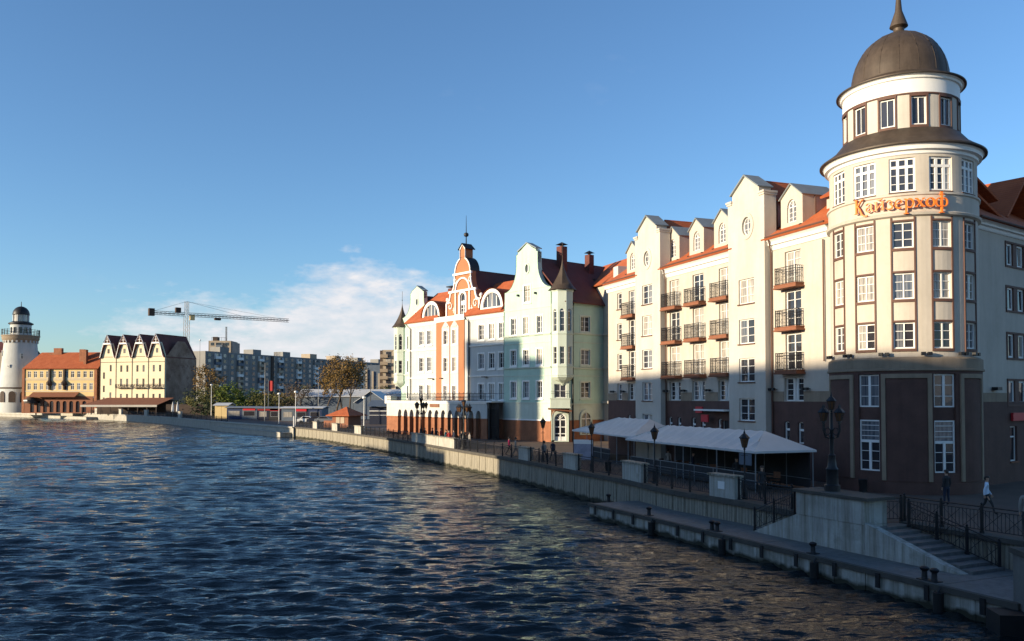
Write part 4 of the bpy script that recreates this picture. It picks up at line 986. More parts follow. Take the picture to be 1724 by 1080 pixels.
e = ua0
for c in a_c + [None]:
    b_ = ua1 if c is None else c - .53; wd = round(b_ - e, 2)
    if wd not in pm: pm[wd] = MB().box(0, wd, 0, .5, 0, 2.45).box(-.05, wd + .05, -.06, .56, 2.45, 2.62).box(-.04, wd + .04, -.05, .55, 0, .3).mesh('arcade_pier', ['brick'])
    link('arcade_pier', pm[wd], mh, (e, ya + .02, 0)); e = (c or 0) + .53
m = MB(); m.box(ua0, ua1 + 1.2, ya - .2, -.02, 4.7, 4.86).box(ua0, ua1, ya - .1, ya + .02, 4.5, 4.7 - .003); part('terrace', m, ['white'], mh)
m = MB(); m.wall(rect(ua0, ua1 + 1, 0, 2.5), [rect(c - .5, c + .5, .3, 2.4) for c in a_c[1::2]], 0, .3, .2); part('arcade_lower_wall', m, ['slab'], mh); part('arcade_back_wall', MB().wall(rect(ua0, ua1 + 1, 2.503, 4.68), (), -.03, .3), ['whitewall'], mh)  # dark below, pale above: the lit upper wall is put into the colour
for c in a_c[1::2]: window(mh, c - .5, c + .5, .3, 2.4, nx=2, ny=3, glass=G_DARK, frame='trim')
ml = MB()
L_ = ua1 - ua0
for z in (.12, .55, .98): ml.tube([(ua0, ya, 4.86 + z), (ua1 + 1, ya, 4.86 + z)], .035, 4)
ml.tube([(ua1 + 1, ya, 5.84), (ua1 + 1, -.1, 5.84)], .025, 4)
for k in range(int(L_ / .28)): x = ua0 + k * .28; ml.box(x - .024, x + .024, ya - .02, ya + .02, 4.86, 5.86 if k % 3 else 6.05)
part('terrace_railing', ml, ['iron'], mh)['kind'] = 'stuff'
part('shop_sign', MB().box(-26.0, -23.8, ya - .12, ya - .02, 4.0, 4.45), ['wood'], mh); 
m = MB()
for k in range(9): m.box(ua1 + .08 + k * .2, ua1 + .13 + k * .2, ya + .1, ya + .15, 0, 3.9)
for z in (.1, 1.6, 3.85): m.box(ua1, ua1 + 1.8, ya + .09, ya + .16, z, z + .08)
m.box(ua1, ua1 + 1.8, ya + .5, ya + .55, 0, 4.6)  # black sheet added behind the bars to darken the gap
part('side_gate', m, ['iron'], mh)
m = MB()
for u in (-17.1, -26.9, -33.2 + 3.4): m.box(u - .25, u + .25, -.75, -.1, 8.0, 8.12)
part('wall_lamp', m, ['iron'], mh)['kind'] = 'stuff'
m = MB(); m.tube([(ua1 + .5, ya, 0), (ua1 + .5, ya, 4.7)], .12, 8); part('terrace_post', m, ['iron'], mh)

# ---------------------------------------------------------------- far green house
OF = M_.w(0, 4.0); FF = Frame((OF.x, OF.y), (.83, -1))
fh = thing('green_gable_house', 'pale green gabled house at the far end of the row, left of the arcade', 'house', FF.o, FF.rz)
fc = -38.6
fl, fr_ = -43.2, -34.2
fw = [(c - .52, c + .52, z0, z1) for c in (-40.9, -38.6, -36.3) for z0, z1 in ((5.2, 7.2), (9.3, 11.1), (13.0, 15.0))] + [(fc - .6, fc + .6, 16.9, 18.6)]
go = [(fl, 0), (fr_, 0)] + gable_outline(fc, 4.3, 18.0, 1.9, 20.7, 21.7, 22.7)
ov = arc_pts(fc, 20.2, .3, .5, 0, 342, 19)
m = MB(); m.wall(go, [rect(*h) for h in fw] + [ov], 0, .5, .2, back=True); part('wall', m, ['mint'], fh)
m = MB(); m.ring(inset(ov, -.15), ov, -.06, .02); o = part('oval_window', m, ['mintpale'], fh); part('pane', MB().poly([(u, .1, z) for u, z in ov]), [G_MID], o)
for h in fw: framed(fh, *h, nx=2, ny=3)
string_course(fh, fl, fr_, (4.66, 8.9, 12.8), mt='mintpale')
part('brick_base', MB().wall(rect(fl, fr_, 0, 2.5), (), -.1, .3), ['brick'], fh)
rf = MB(); rf.slab((fc, .5, 21.3), (fr_ + .6, .5, 16.4), (fr_ + .6, 15, 16.4), (fc, 15, 21.3), .16); rf.slab((fl - .6, .5, 16.4), (fc, .5, 21.3), (fc, 15, 21.3), (fl - .6, 15, 16.4), .16); part('roof', rf, ['tiledark'], fh)
part('gable_cap', MB().slab((fc, -.15, 22.8), (fc + 1.7, -.15, 21.9), (fc + 1.7, .9, 21.9), (fc, .9, 22.8), .1), ['lead'], fh)
part('gable_coping', MB().strip(go[2:], lambda u, z: (u, -.06, z + .002), lambda u, z: (u, .62, z + .002)), ['mintpale'], fh)
o = part('chimney', MB().box(-37.4, -36.2, 5, 6.1, 18.5, 22.6), ['tiledark'], fh); part('chimney_cap', MB().box(-37.6, -36.0, 4.8, 6.3, 22.8, 22.95), ['iron'], o)
oriel(fh, -43.4, .3, 1.3, 7.6, 16.6, 'mintpale', [(9.2, 2.0, False), (12.9, 2.5, True)], 0)
m = MB(); m.box(-46, -45.4 + 1.2, -1.3, -.1, 4.4, 5.6); part('corner_balcony', m, ['white'], fh)
# ================================================================ the quay
class Path:
    def __init__(s, pts):
        s.p = [Vector((x, y, 0)) for x, y in pts]; s.c = [0.0]
        for a, b in zip(s.p, s.p[1:]): s.c.append(s.c[-1] + (b - a).length)
    def at(s, t):
        for i in range(len(s.p) - 1):
            if t <= s.c[i + 1] or i == len(s.p) - 2:
                d = (s.p[i + 1] - s.p[i]).normalized(); return s.p[i] + d * (t - s.c[i]), d
    def px(s, px):
        """arc length where the sight line through column px crosses the path"""
        k = (px - CX) / F_PX
        for i in range(len(s.p) - 1):
            a, b = s.p[i], s.p[i + 1]; fa, fb = a.x - k * a.y, b.x - k * b.y
            if fa * fb <= 0 and fa != fb: return s.c[i] + (b - a).length * fa / (fa - fb)
        return s.c[-1]
QP = Path(QS)
quay = thing('quay_wall', 'long stained concrete quay wall of upright panels under a dark coping, along the river', 'quay wall')
def run_of(name, base_mb, mats, s0, s1, step, root, z=0.0, jit=0.0, off=0.0, nvar=3):
    """alike pieces laid end to end along the quay, sharing meshes"""
    ms = [base_mb(i).mesh(name, mats) for i in range(nvar)]
    s = s0
    while s + step <= s1 + .01:
        a, _ = QP.at(s); b, _ = QP.at(s + step); d = (b - a).normalized(); L = (b - a).length
        n_ = Vector((d.y, -d.x, 0))          # into the land
        p = b + n_ * (off + rnd.uniform(-jit, jit))
        o = link(name, ms[rnd.randrange(nvar)], root, (p.x, p.y, z), math.atan2(-d.y, -d.x)); o.scale = (L / step, 1, 1)
        s += step
def panel_mb(L):
    def f(i):
        m = MB(); m.box(.015, L - .015, 0, .35, -2.9, -.223)
        c = L * (.3 + .2 * i); m.box(c - .05, c + .05, -.03, -.002, -2.9, -.25)
        return m
    return f
def coping_mb(L):
    return lambda i: MB().box(.008, L - .008, -.20, .55, -.22, .05)
S_NEAR, S_MID, S_END = QP.px(495), QP.px(60), QP.c[-1] - 40
run_of('wall_panel', panel_mb(1.9), ['conc'], 3.4, S_NEAR, 1.9, quay, jit=.012)
run_of('coping_stone', coping_mb(1.9), ['coping'], 3.4, S_NEAR, 1.9, quay)
far_wall = thing('quay_wall', 'far stretch of pale concrete embankment wall curving away below the gabled houses', 'quay wall')
run_of('wall_panel', panel_mb(3.8), ['concpale'], S_NEAR + .2, S_MID, 3.8, far_wall, jit=.02)
run_of('coping_stone', coping_mb(3.8), ['concpale'], S_NEAR + .2, S_MID, 3.8, far_wall)
o = MB()
s = S_MID
while s < S_END:
    a, _ = QP.at(s); b, _ = QP.at(s + 12)
    o.poly([(a.x, a.y, .03), (b.x, b.y, .03), (b.x, b.y, -2.6), (a.x, a.y, -2.6)]); s += 12
part('wall_end', o, ['concpale'], far_wall)
# low ledges at the water's edge on the far bends
def ledge(label, x0, x1, z, wd, out=0.0, mt='concpale'):
    t = thing('landing_ledge', label, 'landing stage'); s0, s1 = sorted((QP.px(x0), QP.px(x1))); n = max(2, int((s1 - s0) / 4)); 
    for i in range(n):
        a, _ = QP.at(s0 + (s1 - s0) * i / n); b, _ = QP.at(s0 + (s1 - s0) * (i + 1) / n); d = (b - a).normalized(); nn = Vector((-d.y, d.x, 0)); L = (b - a).length
        m = MB().box(.02, L - .02, -wd, -.01, -.9, 0).box(.0, L, -wd - .08, -wd + .3, .003, .1); link('ledge_slab', m.mesh('ledge_slab', [mt]), t, (b.x, b.y, z), math.atan2(-d.y, -d.x))
    return t
ledge('low concrete ledge below the far wall, left of the railing with pale posts', 372, 492, -1.05, 2.2)
ledge('long low landing ledge below the lighthouse and ochre house', -20, 165, -1.15, 3.5)

# parapet blocks on the coping: (x0, x1, height, label)
blocks = [(1193, 1236, 1.22, 'concrete parapet block with a white notice, beside the lamp in front of the large canopy'),
          (1047, 1079, 1.2, 'concrete parapet block below the lamp at the gap between the two white canopies'),
          (948, 969, 1.15, 'concrete parapet block in front of the printed banner'),
          (873, 889, 1.1, 'concrete parapet block beside the lone lamp in front of the red brick wall'),
          (693, 765, 1.05, 'very long concrete parapet wall between the two many-armed street lamps'),
          (597, 608, 1.2, 'sunlit parapet block right of the red-roofed kiosk'), (559, 568, 1.2, 'sunlit parapet block in front of the red-roofed kiosk'),
          (527, 534, 1.2, 'small sunlit parapet block, leftmost of the three near the kiosk')]
spans = []
for x0, x1, h, lab in blocks:
    s0, s1 = sorted((QP.px(x0), QP.px(x1))); spans.append((s0, s1)); a, _ = QP.at(s0); b, _ = QP.at(s1); d = (b - a).normalized(); L = (b - a).length
    t = thing('parapet_block', lab, 'parapet', (b.x, b.y, .05), math.atan2(-d.y, -d.x), 'parapet blocks along the quay')
    n = max(1, int(L / 1.0)) if L < 4 else int(L / 2.4)
    for i in range(n): part('concrete_panel', MB().box(L * i / n + .012, L * (i + 1) / n - .012, -.02 if i % 2 else 0, .45, 0, h - .11), ['concpale'], t)
    part('cap', MB().box(-.07, L + .07, -.1, .55, h - .105, h), ['conc'], t)
    if x0 == 1193: part('notice', MB().box(L * .36, L * .62, -.035, -.025, .45, .85), ['white'], t)
# railings between the blocks
def rail_mesh(L):
    m = MB()
    for z, r in ((1.02, .028), (.88, .018), (.14, .02)): m.tube([(0, 0, z), (L, 0, z)], r, 5)
    n = int(L / .16)
    for i in range(1, n):
        x = L * i / n; m.box(x - .009, x + .009, -.009, .009, .14, .88)
    for q in range(2):
        c = L * (q + .5) / 2; w_ = L / 4.4
        m.tube([(c - w_, .01, .16), (c + w_, .01, .86)], .011, 4); m.tube([(c - w_, -.01, .86), (c + w_, -.01, .16)], .011, 4)
    return m
POSTM = MB().box(-.045, .045, -.045, .045, 0, 1.08).box(-.06, .06, -.06, .06, 0, .1).lathe([(.0, 1.2), (.055, 1.15), (.03, 1.08)], 8).mesh('post', ['iron'])
RLM = {}
def railing(pos, label, group='iron railings along the quay', zs=None, step=2.0, n=None):
    """pos(t) for t in 0..1 -> point"""
    a, b = pos(0), pos(1); L = (b - a).length; n = n or max(1, round(L / step)); t = thing('railing', label, 'railing', a, 0, group)
    for i in range(n):
        p, q = pos(i / n), pos((i + 1) / n); d = q - p; l = round(d.to_2d().length, 2)
        if l not in RLM: RLM[l] = rail_mesh(l).mesh('railing_panel', ['iron'])
        o = link('railing_panel', RLM[l], t, p - a); M = Matrix.Translation(p - a) @ Matrix.Rotation(math.atan2(d.y, d.x), 4, 'Z')
        if abs(d.z) > .01:
            sh = Matrix.Identity(4); sh[2][0] = d.z / l; M = M @ sh
            o.data = o.data.copy()
            for v in o.data.vertices: v.co.z += v.co.x * d.z / l
            M = Matrix.Translation(p - a) @ Matrix.Rotation(math.atan2(d.y, d.x), 4, 'Z')
        o.matrix_local = M; link('post', POSTM, t, p - a)
    link('post', POSTM, t, pos(1) - a); return t
def on_quay(s0, s1, off=.2):
    def f(t):
        p, d = QP.at(s0 + (s1 - s0) * t); n_ = Vector((d.y, -d.x, 0)); return p + n_ * off + Vector((0, 0, .05))
    return f
sp = sorted(spans)
gl = ['from the big concrete pier to the block with the white notice', 'below the large white canopy', 'from the canopy gap to the block by the banner', 'between the blocks below the arched door',
      'long stretch in front of the red brick wall and arcade', 'stretch from the long parapet to the sunlit blocks', 'between the two right-hand sunlit blocks', 'between the two left-hand sunlit blocks']
ends = [4.1] + [x for ab in sp for x in ab]
for i in range(len(sp)):
    s0, s1 = ends[2 * i], ends[2 * i + 1]
    railing(on_quay(s0 + .08, s1 - .08), 'black iron quay railing, ' + gl[i], step=1.9)
railing(on_quay(sp[-1][1] + .1, QP.px(497)), 'black iron quay railing, last stretch up to the slim white post', step=1.9)
railing(on_quay(QP.px(380), QP.px(140), .5), 'dark railing along the far embankment below the gabled houses', step=4.0)
p, _ = QP.at(QP.px(495)); o = link('white_post', MB().box(-.09, .09, -.09, .09, 0, 1.9).lathe([(.12, 1.9), (.0, 2.05)], 8).mesh('white_post', ['white']), None, (p.x, p.y, 0)); tag(o, 'slim white post at the bend of the quay', 'post')
for x, lab in ((160, 'pale block under the straw house canopy, left'), (200, 'pale block under the straw house canopy, right'), (243, 'shaded grey block right of the straw house canopy'), (300, 'grey block by the two closed parasols'), (18, 'pale block below the lighthouse, by the steps')):
    s0 = QP.px(x); p, d = QP.at(s0); t = thing('parapet_block', lab, 'parapet', p + Vector((0, 0, .05)), math.atan2(-d.y, -d.x), 'parapet blocks on the far embankment')
    part('concrete_panel', MB().box(0, 2.6, 0, .5, 0, 1.6), ['concpale'], t); part('cap', MB().box(-.08, 2.68, -.08, .58, 1.603, 1.72), ['concpale'], t)

# ---------------------------------------------------------------- landing stage at the foot of the wall
D0, D1 = Vector((4.64, 50.55, 0)), Vector((15.62, 25.8, 0)); dv = (D1 - D0).normalized(); dn = Vector((-dv.y, dv.x, 0)); DL = (D1 - D0).length; DZ = -1.1
dock = thing('landing_stage', 'low concrete landing stage with bollards at the foot of the quay wall', 'landing stage', (D0.x, D0.y, DZ), math.atan2(dv.y, dv.x))
n = 9
for i in range(n):
    a, b = DL * i / n, DL * (i + 1) / n; wd = 3.5 if i < 6 else (5.4 if i == 7 else 6.0 if i == 8 else 3.6)
    part('deck_slab', MB().box(a + .012, b - .012, .16, wd, -.3, rnd.uniform(-.006, .006)), ['concdark'], dock)
    for k in range(2):
        c = (a + b) / 2; p, q = (a, c) if k == 0 else (c, b); part('facing_panel', MB().box(p + .015, q - .015, .03 + rnd.uniform(0, .03), .4, -1.7, -.16), ['concblock'], dock)
    part('edge_beam', MB().box(a + .006, b - .006, -.06, .16, -.15, .05), ['coping'], dock)
m = MB()
for i in range(13): m.box(DL * (i + .4) / 13, DL * (i + .4) / 13 + .18, -.12, -.06, -.55, -.02)
part('edge_bracket', m, ['iron'], dock)['kind'] = 'stuff'
def fender(u, lab):
    p = D0 + dv * u - dn * .22; t = thing('fender', lab, 'fender', (p.x, p.y, DZ), math.atan2(dv.y, dv.x), 'rubber fenders on the landing stage')
    m = MB(); m.tube([(.0, 0, -.15), (0, 0, -1.25)], .17, 10); part('rubber_roll', m, ['black'], t); m = MB(); m.tube([(0, 0, -.15), (0, .1, .02)], .03, 5); part('chain', m, ['iron'], t)
def bollard(u, v, lab, twin=False):
    p = D0 + dv * u + dn * v; t = thing('bollard', lab, 'bollard', (p.x, p.y, DZ), math.atan2(dv.y, dv.x), 'mooring bollards on the landing stage')
    for x in ((-.2, .2) if twin else (0,)):
        part('head', MB().lathe([(.13, .0), (.10, .08), (.09, .3), (.15, .36), (.16, .42), (.09, .47), (0, .48)], 12, c=(x, 0)), ['iron'], t)
    part('base', MB().box(-.4 if twin else -.2, .4 if twin else .2, -.18, .18, -.02, .03), ['iron'], t)
s_of = lambda px, py: (at(px, py, DZ) - D0).dot(dv)
for px, py, tw, lab in ((1094, 868, False, 'single black bollard on the outer part of the landing stage'), (1213, 893, True, 'twin-headed black bollard midway along the landing stage'), (1372, 932, False, 'black bollard close under the big concrete pier'), (1580, 976, True, 'twin-headed bollard near the foot of the steps')):
    bollard(s_of(px, py), .5, lab, tw)
for px, py, lab in ((1079, 876, 'black rubber fender below the single outer bollard'), (1195, 905, 'black rubber fender below the twin bollard midway along'), (1356, 942, 'black rubber fender below the big concrete pier'), (1568, 992, 'black rubber fender near the steps')): fender(s_of(px, py), lab)
q = at(1001, 846, DZ); bollard((q - D0).dot(dv), 1.6, 'black bollard at the tip of the landing stage against the wall')

# big pier wall with the triple lamp, steps and retaining wall
P0, P1 = Vector((12.75, 37.39, 0)), Vector((14.35, 34.02, 0)); pv = (P1 - P0).normalized(); pn = Vector((-pv.y, pv.x, 0)); PL = (P1 - P0).length
pier = thing('concrete_pier', 'massive pale concrete pier block on the landing stage carrying the triple lantern', 'pier', (P0.x, P0.y, DZ), math.atan2(pv.y, pv.x))
xs = [0, .62, 1.2, 2.05, PL]
for a, b in zip([0, 1.25, 2.2], [1.25, 2.2, PL]): part('lower_block', MB().box(a + .006, b - .006, .0, 1.3, 0, 1.2), ['concblock'], pier)
for a, b in zip([0, .72, 1.5, 2.2], [.72, 1.5, 2.2, PL]): part('upper_block', MB().box(a + .006, b - .006, -.03, 1.3, 1.212, 2.2), ['concblock'], pier)
part('cap', MB().box(-.12, PL + .3, -.14, 1.45, 2.203, 2.33), ['coping'], pier)
st = thing('stone_steps', 'flight of grey steps down to the landing stage right of the concrete pier', 'steps', (P1.x, P1.y, DZ), math.atan2(pv.y, pv.x))
SLn = 4.3; ns = 8
for i in range(ns):
    a = .25 + (SLn - .25) * i / ns; h = 1.1 * (1 - (i + 1) / (ns + 1)); part('step', MB().box(a, a + (SLn - .25) / ns + .12, .42, 2.25, 0 if i else 0, h), ['concdark'], st)
part('landing', MB().box(-1.6, .24, .4, 2.6, .9, 1.094), ['concdark'], st)
for k in range(3):
    a, b = SLn * k / 3, SLn * (k + 1) / 3; za, zb = 1.28 * (1 - k / 3), 1.28 * (1 - (k + 1) / 3)
    mm = MB(); mm.wall([(a + .008, 0), (b - .008, 0), (b - .008, zb + .02), (a + .008, za + .02)], (), 0, .38, back=True); part('side_wall_block', mm, ['concblock'], st)
rt0, rt1 = Vector((16.54, 35.5, 0)), Vector((18.6, 31.1, 0)); rv = (rt1 - rt0).normalized(); RL_ = (rt1 - rt0).length + 2.2
rw = thing('retaining_wall', 'streaked concrete retaining wall behind the steps at the edge of the promenade', 'wall', (rt0.x, rt0.y, 0), math.atan2(rv.y, rv.x))
for i in range(5): part('wall_panel', MB().box(RL_ * i / 5 + .01, RL_ * (i + 1) / 5 - .01, 0, .4, -1.6, -.14), ['conc'], rw)
for i in range(5): part('coping_stone', MB().box(RL_ * i / 5 + .006, RL_ * (i + 1) / 5 - .006, -.15, .5, -.137, .05), ['coping'], rw)
rn = Vector((-rv.y, rv.x, 0))
railing(lambda t: rt0 + rn * .2 + rv * (RL_ * t) + Vector((0, 0, .05)), 'black iron railing on the retaining wall above the steps', step=1.6)
railing(lambda t: Vector((14.85, 35.45, .02)) + (rt0 - Vector((14.85, 35.45, 0))) * t, 'short black railing across the head of the steps', step=1.7)
railing(lambda t: P1 + pn * 2.1 + pv * (.4 + 3.9 * t) + Vector((0, 0, -1.1 + 1.05 * (1 - t))), 'sloping black handrail along the steps', step=1.3)
# small flight on the other side of the pier
ss = thing('stone_steps', 'narrow steps with a sloping grey wall left of the concrete pier', 'steps', (P0.x, P0.y, DZ), math.atan2(-pv.y, -pv.x))
mm = MB(); mm.wall([(0, 0), (2.9, 0), (0, 1.2)], (), -.3, .3, back=True); part('side_wall', mm, ['concblock'], ss)
for i in range(6): part('step', MB().box(.05 + .45 * i, .52 + .45 * i, -1.0, -.31, 0, 1.05 - .17 * i), ['concdark'], ss)
railing(lambda t: P0 - pv * (.3 + 2.6 * t) + pn * .15 + Vector((0, 0, -1.1 + 1.1 * (1 - t))), 'sloping black handrail left of the concrete pier', step=1.4)
# bridge abutment at the near corner
ab = thing('bridge_abutment', 'dark concrete bridge abutment rising at the near right corner', 'abutment', (15.75, 26.3, 0), R(-8))
part('shaft', MB().box(0, 9, -9, 0, -3, .42), ['concdark'], ab); part('cap', MB().box(-.08, 9, -9.1, .12, .423, .6), ['coping'], ab)
part('black_drain_block', MB().box(-.9, -.004, -1.2, -.2, -2.4, -1.25), ['iron'], ab)  # solid black box stands in for the dark inside the outlet
part('handrail_post', MB().box(.2, .34, -.5, -.36, .6, 1.6).lathe([(.11, 1.6), (.0, 1.76)], 8, c=(.27, -.43)), ['conc'], ab)
part('handrail', MB().tube([(.27, -.43, 1.5), (1.6, 1.2, 2.3)], .05, 6), ['iron'], ab)

# ---------------------------------------------------------------- street lamps
def lantern(parent, x, y, z, s=1.0):
    o = thing_part('lantern', parent, (x, y, z)); o.scale = (s, s, s)
    if 'lan' not in CH:
        g_ = MB(); g_.lathe([(.115, .06), (.215, .50)], 6, sm=False); f = MB()
        f.lathe([(.02, -.12), (.06, -.08), (.05, 0), (.13, .03), (.13, .06)], 6, sm=False); f.lathe([(.27, .50), (.285, .53), (.14, .70), (.05, .78), (.05, .84), (.02, .9), (0, 1.05)], 6, sm=False); f.lathe([(0, .5), (.27, .5)], 6, sm=False)
        for k in range(6): a = R(60 * k); f.tube([(.118 * math.sin(a), -.118 * math.cos(a), .06), (.22 * math.sin(a), -.22 * math.cos(a), .51)], .014, 4)
        CH['lan'] = (g_.mesh('glass', ['amber']), f.mesh('lantern_cap', ['iron']))
    link('glass', CH['lan'][0], o); link('lantern_cap', CH['lan'][1], o); return o
def post_lamp(p, h, lab):
    t = thing('street_lamp', lab, 'street lamp', p, rnd.random(), 'single lantern lamps on the quay'); z = h - 1.05
    if 'pole' not in CH:
        m = MB(); m.lathe([(.17, 0), (.17, .12), (.12, .16), (.13, .5), (.09, .58), (.075, .62), (.06, 1.2), (.05, 1.25), (.055, 1.3), (.04, 1.34), (.035, 2.4), (.06, 2.45), (.03, 2.5), (.03, 2.64)], 12); m.tube([(-.2, 0, 2.35), (.2, 0, 2.35)], .015, 4); CH['pole'] = m.mesh('pole', ['iron'])
    o = link('pole', CH['pole'], t); o.scale = (1, 1, (z - .1) / 2.64); lantern(t, 0, 0, z, 1.0)
def arm_lamp(p, h, n, lab, reach=.82, s=1.0, rz=0.3):
    t = thing('candelabra_lamp', lab, 'street lamp', p, rz, 'many-armed lamps on the quay'); zt = h - 1.05 * s
    m = MB(); m.lathe([(.34, 0), (.34, .25), (.27, .3), (.25, .9), (.28, .95), (.2, 1.05), (.15, 1.5), (.17, 1.55), (.09, 1.62), (.075, 2.6), (.10, 2.65), (.06, 2.7), (.055, zt - .1)], 12); part('pole', m, ['iron'], t)
    lantern(t, 0, 0, zt, s); zl = zt - .62 * s
    for k in range(n):
        a = 2 * math.pi * k / n; c, s_ = math.cos(a), math.sin(a)
        m = MB(); m.tube([(c * r_, s_ * r_, z) for r_, z in ((.05, zl - .55), (.3 * reach, zl - .72), (.75 * reach, zl - .66), (reach, zl - .38), (reach, zl - .1))], .03, 6)
        sc = [(c * (.52 * reach + .16 * math.cos(q)), s_ * (.52 * reach + .16 * math.cos(q)), zl - .42 + .16 * math.sin(q)) for q in [i * .6 for i in range(11)]]; m.tube(sc, .018, 4)
        part('arm', m, ['iron'], t); lantern(t, c * reach, s_ * reach, zl, s)
def q_at(px, off): p, d = QP.at(QP.px(px)); return p + Vector((d.y, -d.x, 0)) * off
for px, h, lab in ((1231, 3.72, 'black lantern post in front of the large white canopy, nearest of its row'), (1080, 3.75, 'black lantern post where the two white canopies overlap'), (978, 3.7, 'black lantern post in front of the left end of the smaller canopy'), (898, 3.85, 'black lantern post before the sunlit brick corner')):
    post_lamp(q_at(px, .85), h, lab)
pp = P0 + pv * 1.35 + pn * .75
arm_lamp(Vector((pp.x, pp.y, .9 + .33)), 4.35, 4, 'tall lamp with a cluster of amber lanterns on the concrete pier by the tower', .46, .8, .35)
arm_lamp(q_at(697, .9), 5.6, 5, 'many-armed lamp in front of the left end of the arcade', .62, .95)
arm_lamp(q_at(767, .9), 5.4, 5, 'many-armed lamp at the right end of the long parapet', .62, .95)

# ---------------------------------------------------------------- white canopies
def canopy(fr, L, D, ze, zr, lab, hipL=1.9, hipR=1.9, npan=14):
    t = thing('canopy', lab, 'canopy', fr.o, fr.rz, 'white terrace canopies')
    xs = [L * i / npan for i in range(npan + 1)]
    clampz = lambda x: ze + (zr - ze) * min(1, x / hipL, (L - x) / hipR)
    for i in range(npan):
        a, b = xs[i], xs[i + 1]; m = MB()
        for side in (0, 1):
            def pt(x, k, j):
                x_ = min(max(x, hipL * k), L - hipR * k)
                y = D / 2 * k if side == 0 else D - D / 2 * k
                return (x_, y, ze + (zr - ze) * k - .15 * math.sin(math.pi * j) * (1 - abs(2 * k - 1)) - .05 * math.sin(math.pi * j))
            for kk in range(4):
                for j in range(3):
                    x0, x1 = a + (b - a) * j / 3, a + (b - a) * (j + 1) / 3
                    m.poly([pt(x0, kk / 4, j / 3), pt(x1, kk / 4, (j + 1) / 3), pt(x1, (kk + 1) / 4, (j + 1) / 3), pt(x0, (kk + 1) / 4, j / 3)], 0, True)
            y0 = 0 if side == 0 else D
            m.poly([(a, y0, ze), (b, y0, ze), (b, y0, ze - .12), (a, y0, ze - .12)])
        part('canvas_panel', m, ['canvas'], t)
    for x, y0, sgn in ((0, 0, 1), (L, 0, -1)):
        hx = hipL if sgn > 0 else L - hipR
        m = MB().poly([(x, 0, ze), (x, D, ze), (hx, D / 2, zr)]).poly([(x, 0, ze), (x, D, ze), (x, D, ze - .12), (x, 0, ze - .12)]); part('end_panel', m, ['canvas'], t)
    for i in range(5):
        for y in (.15, D - .15):
            x = .15 + (L - .3) * i / 4; part('pole', MB().tube([(x, y, 0), (x, y, ze)], .035, 6), ['steel'], t)
    m = MB()
    for i in range(5): x = .15 + (L - .3) * i / 4; m.tube([(x, 0.1, ze - .02), (x, D - .1, ze - .02)], .025, 4)
    m.tube([(0.1, .1, ze - .02), (L - .1, .1, ze - .02)], .025, 4); part('frame', m, ['steel'], t)['kind'] = 'stuff'
    return t
C1 = Frame((13.52, 46.48), (8.34 - 13.52, 61.27 - 46.48)); C1 = Frame((8.34, 61.27), (13.52 - 8.34, 46.48 - 61.27))
canopy(C1, 15.7, 4.2, 2.3, 3.36, 'large white canvas canopy on thin poles in front of the hotel', 2.6, 2.0)
C2 = Frame((5.61, 77.9), (8.9 + .4 - 5.61, 63.6 - 77.9)); canopy(C2, 14.6, 4.6, 2.3, 3.6, 'smaller white canvas canopy behind, partly covered by the larger one', 6.0, 2.0, 12)
# windbreaks and counters under the canopies
def windbreak(fr, x0, x1, y, lab, h=1.05):
    p = fr.w(x0, y); t = thing('windbreak', lab, 'windbreak', p, fr.rz, 'windbreaks under the canopies'); n = int((x1 - x0) / 1.9); L = (x1 - x0) / n
    for i in range(n):
        part('screen', MB().box(L * i + .05, L * (i + 1) - .05, -.015, .015, .12, h - .06), ['charcoal'], t)
        m = MB(); m.box(L * i, L * i + .045, -.03, .03, 0, h); m.box(L * i, L * (i + 1), -.025, .025, h - .05, h); m.box(L * i, L * (i + 1), -.025, .025, .6, .63); part('frame', m, ['steel'], t)
windbreak(C1, .3, 15.4, .3, 'dark screens with steel frames along the front of the large canopy')
windbreak(C2, .5, 9, .3, 'dark screens with steel frames under the smaller canopy')
windbreak(C1, .3, 15.4, 4.0, 'dark back screens of the large canopy against the hotel', 2.2)
def table(p, lab):
    t = thing('terrace_table', lab, 'table', p, rnd.random() * 3, 'tables under the canopies')
    part('table_top', MB().lathe([(0, .74), (.45, .74), (.45, .71), (0, .70)], 14), ['wood'], t); part('leg', MB().lathe([(.25, 0), (.25, .03), (.04, .06), (.04, .71)], 8), ['iron'], t)
def chair(p, rz, lab):
    t = thing('terrace_chair', lab, 'chair', p, rz, 'chairs under the canopies')
    part('seat', MB().box(-.22, .22, -.22, .22, .43, .47), ['wood'], t); part('backrest', MB().box(-.22, .22, .19, .23, .55, .92), ['wood'], t)
    for x in (-.2, .2):
        for y in (-.2, .21): part('leg', MB().box(x - .018, x + .018, y - .018, y + .018, 0, .43 if y < 0 else .92), ['iron'], t)
names = ['first', 'second', 'third', 'fourth', 'fifth']
for i in range(5):
    p = C1.w(14.0 - 2.8 * i, 2.1); table(p, f'dark round terrace table under the large canopy, {names[i]} from its right end')
    for k in (0, 1):
        a = R(40 + 180 * k + 20 * i); chair(p + Vector((math.cos(a) * .75, math.sin(a) * .75, 0)), a - R(90), f'dark chair {"left" if k else "right"} of the {names[i]} table from the right under the large canopy')
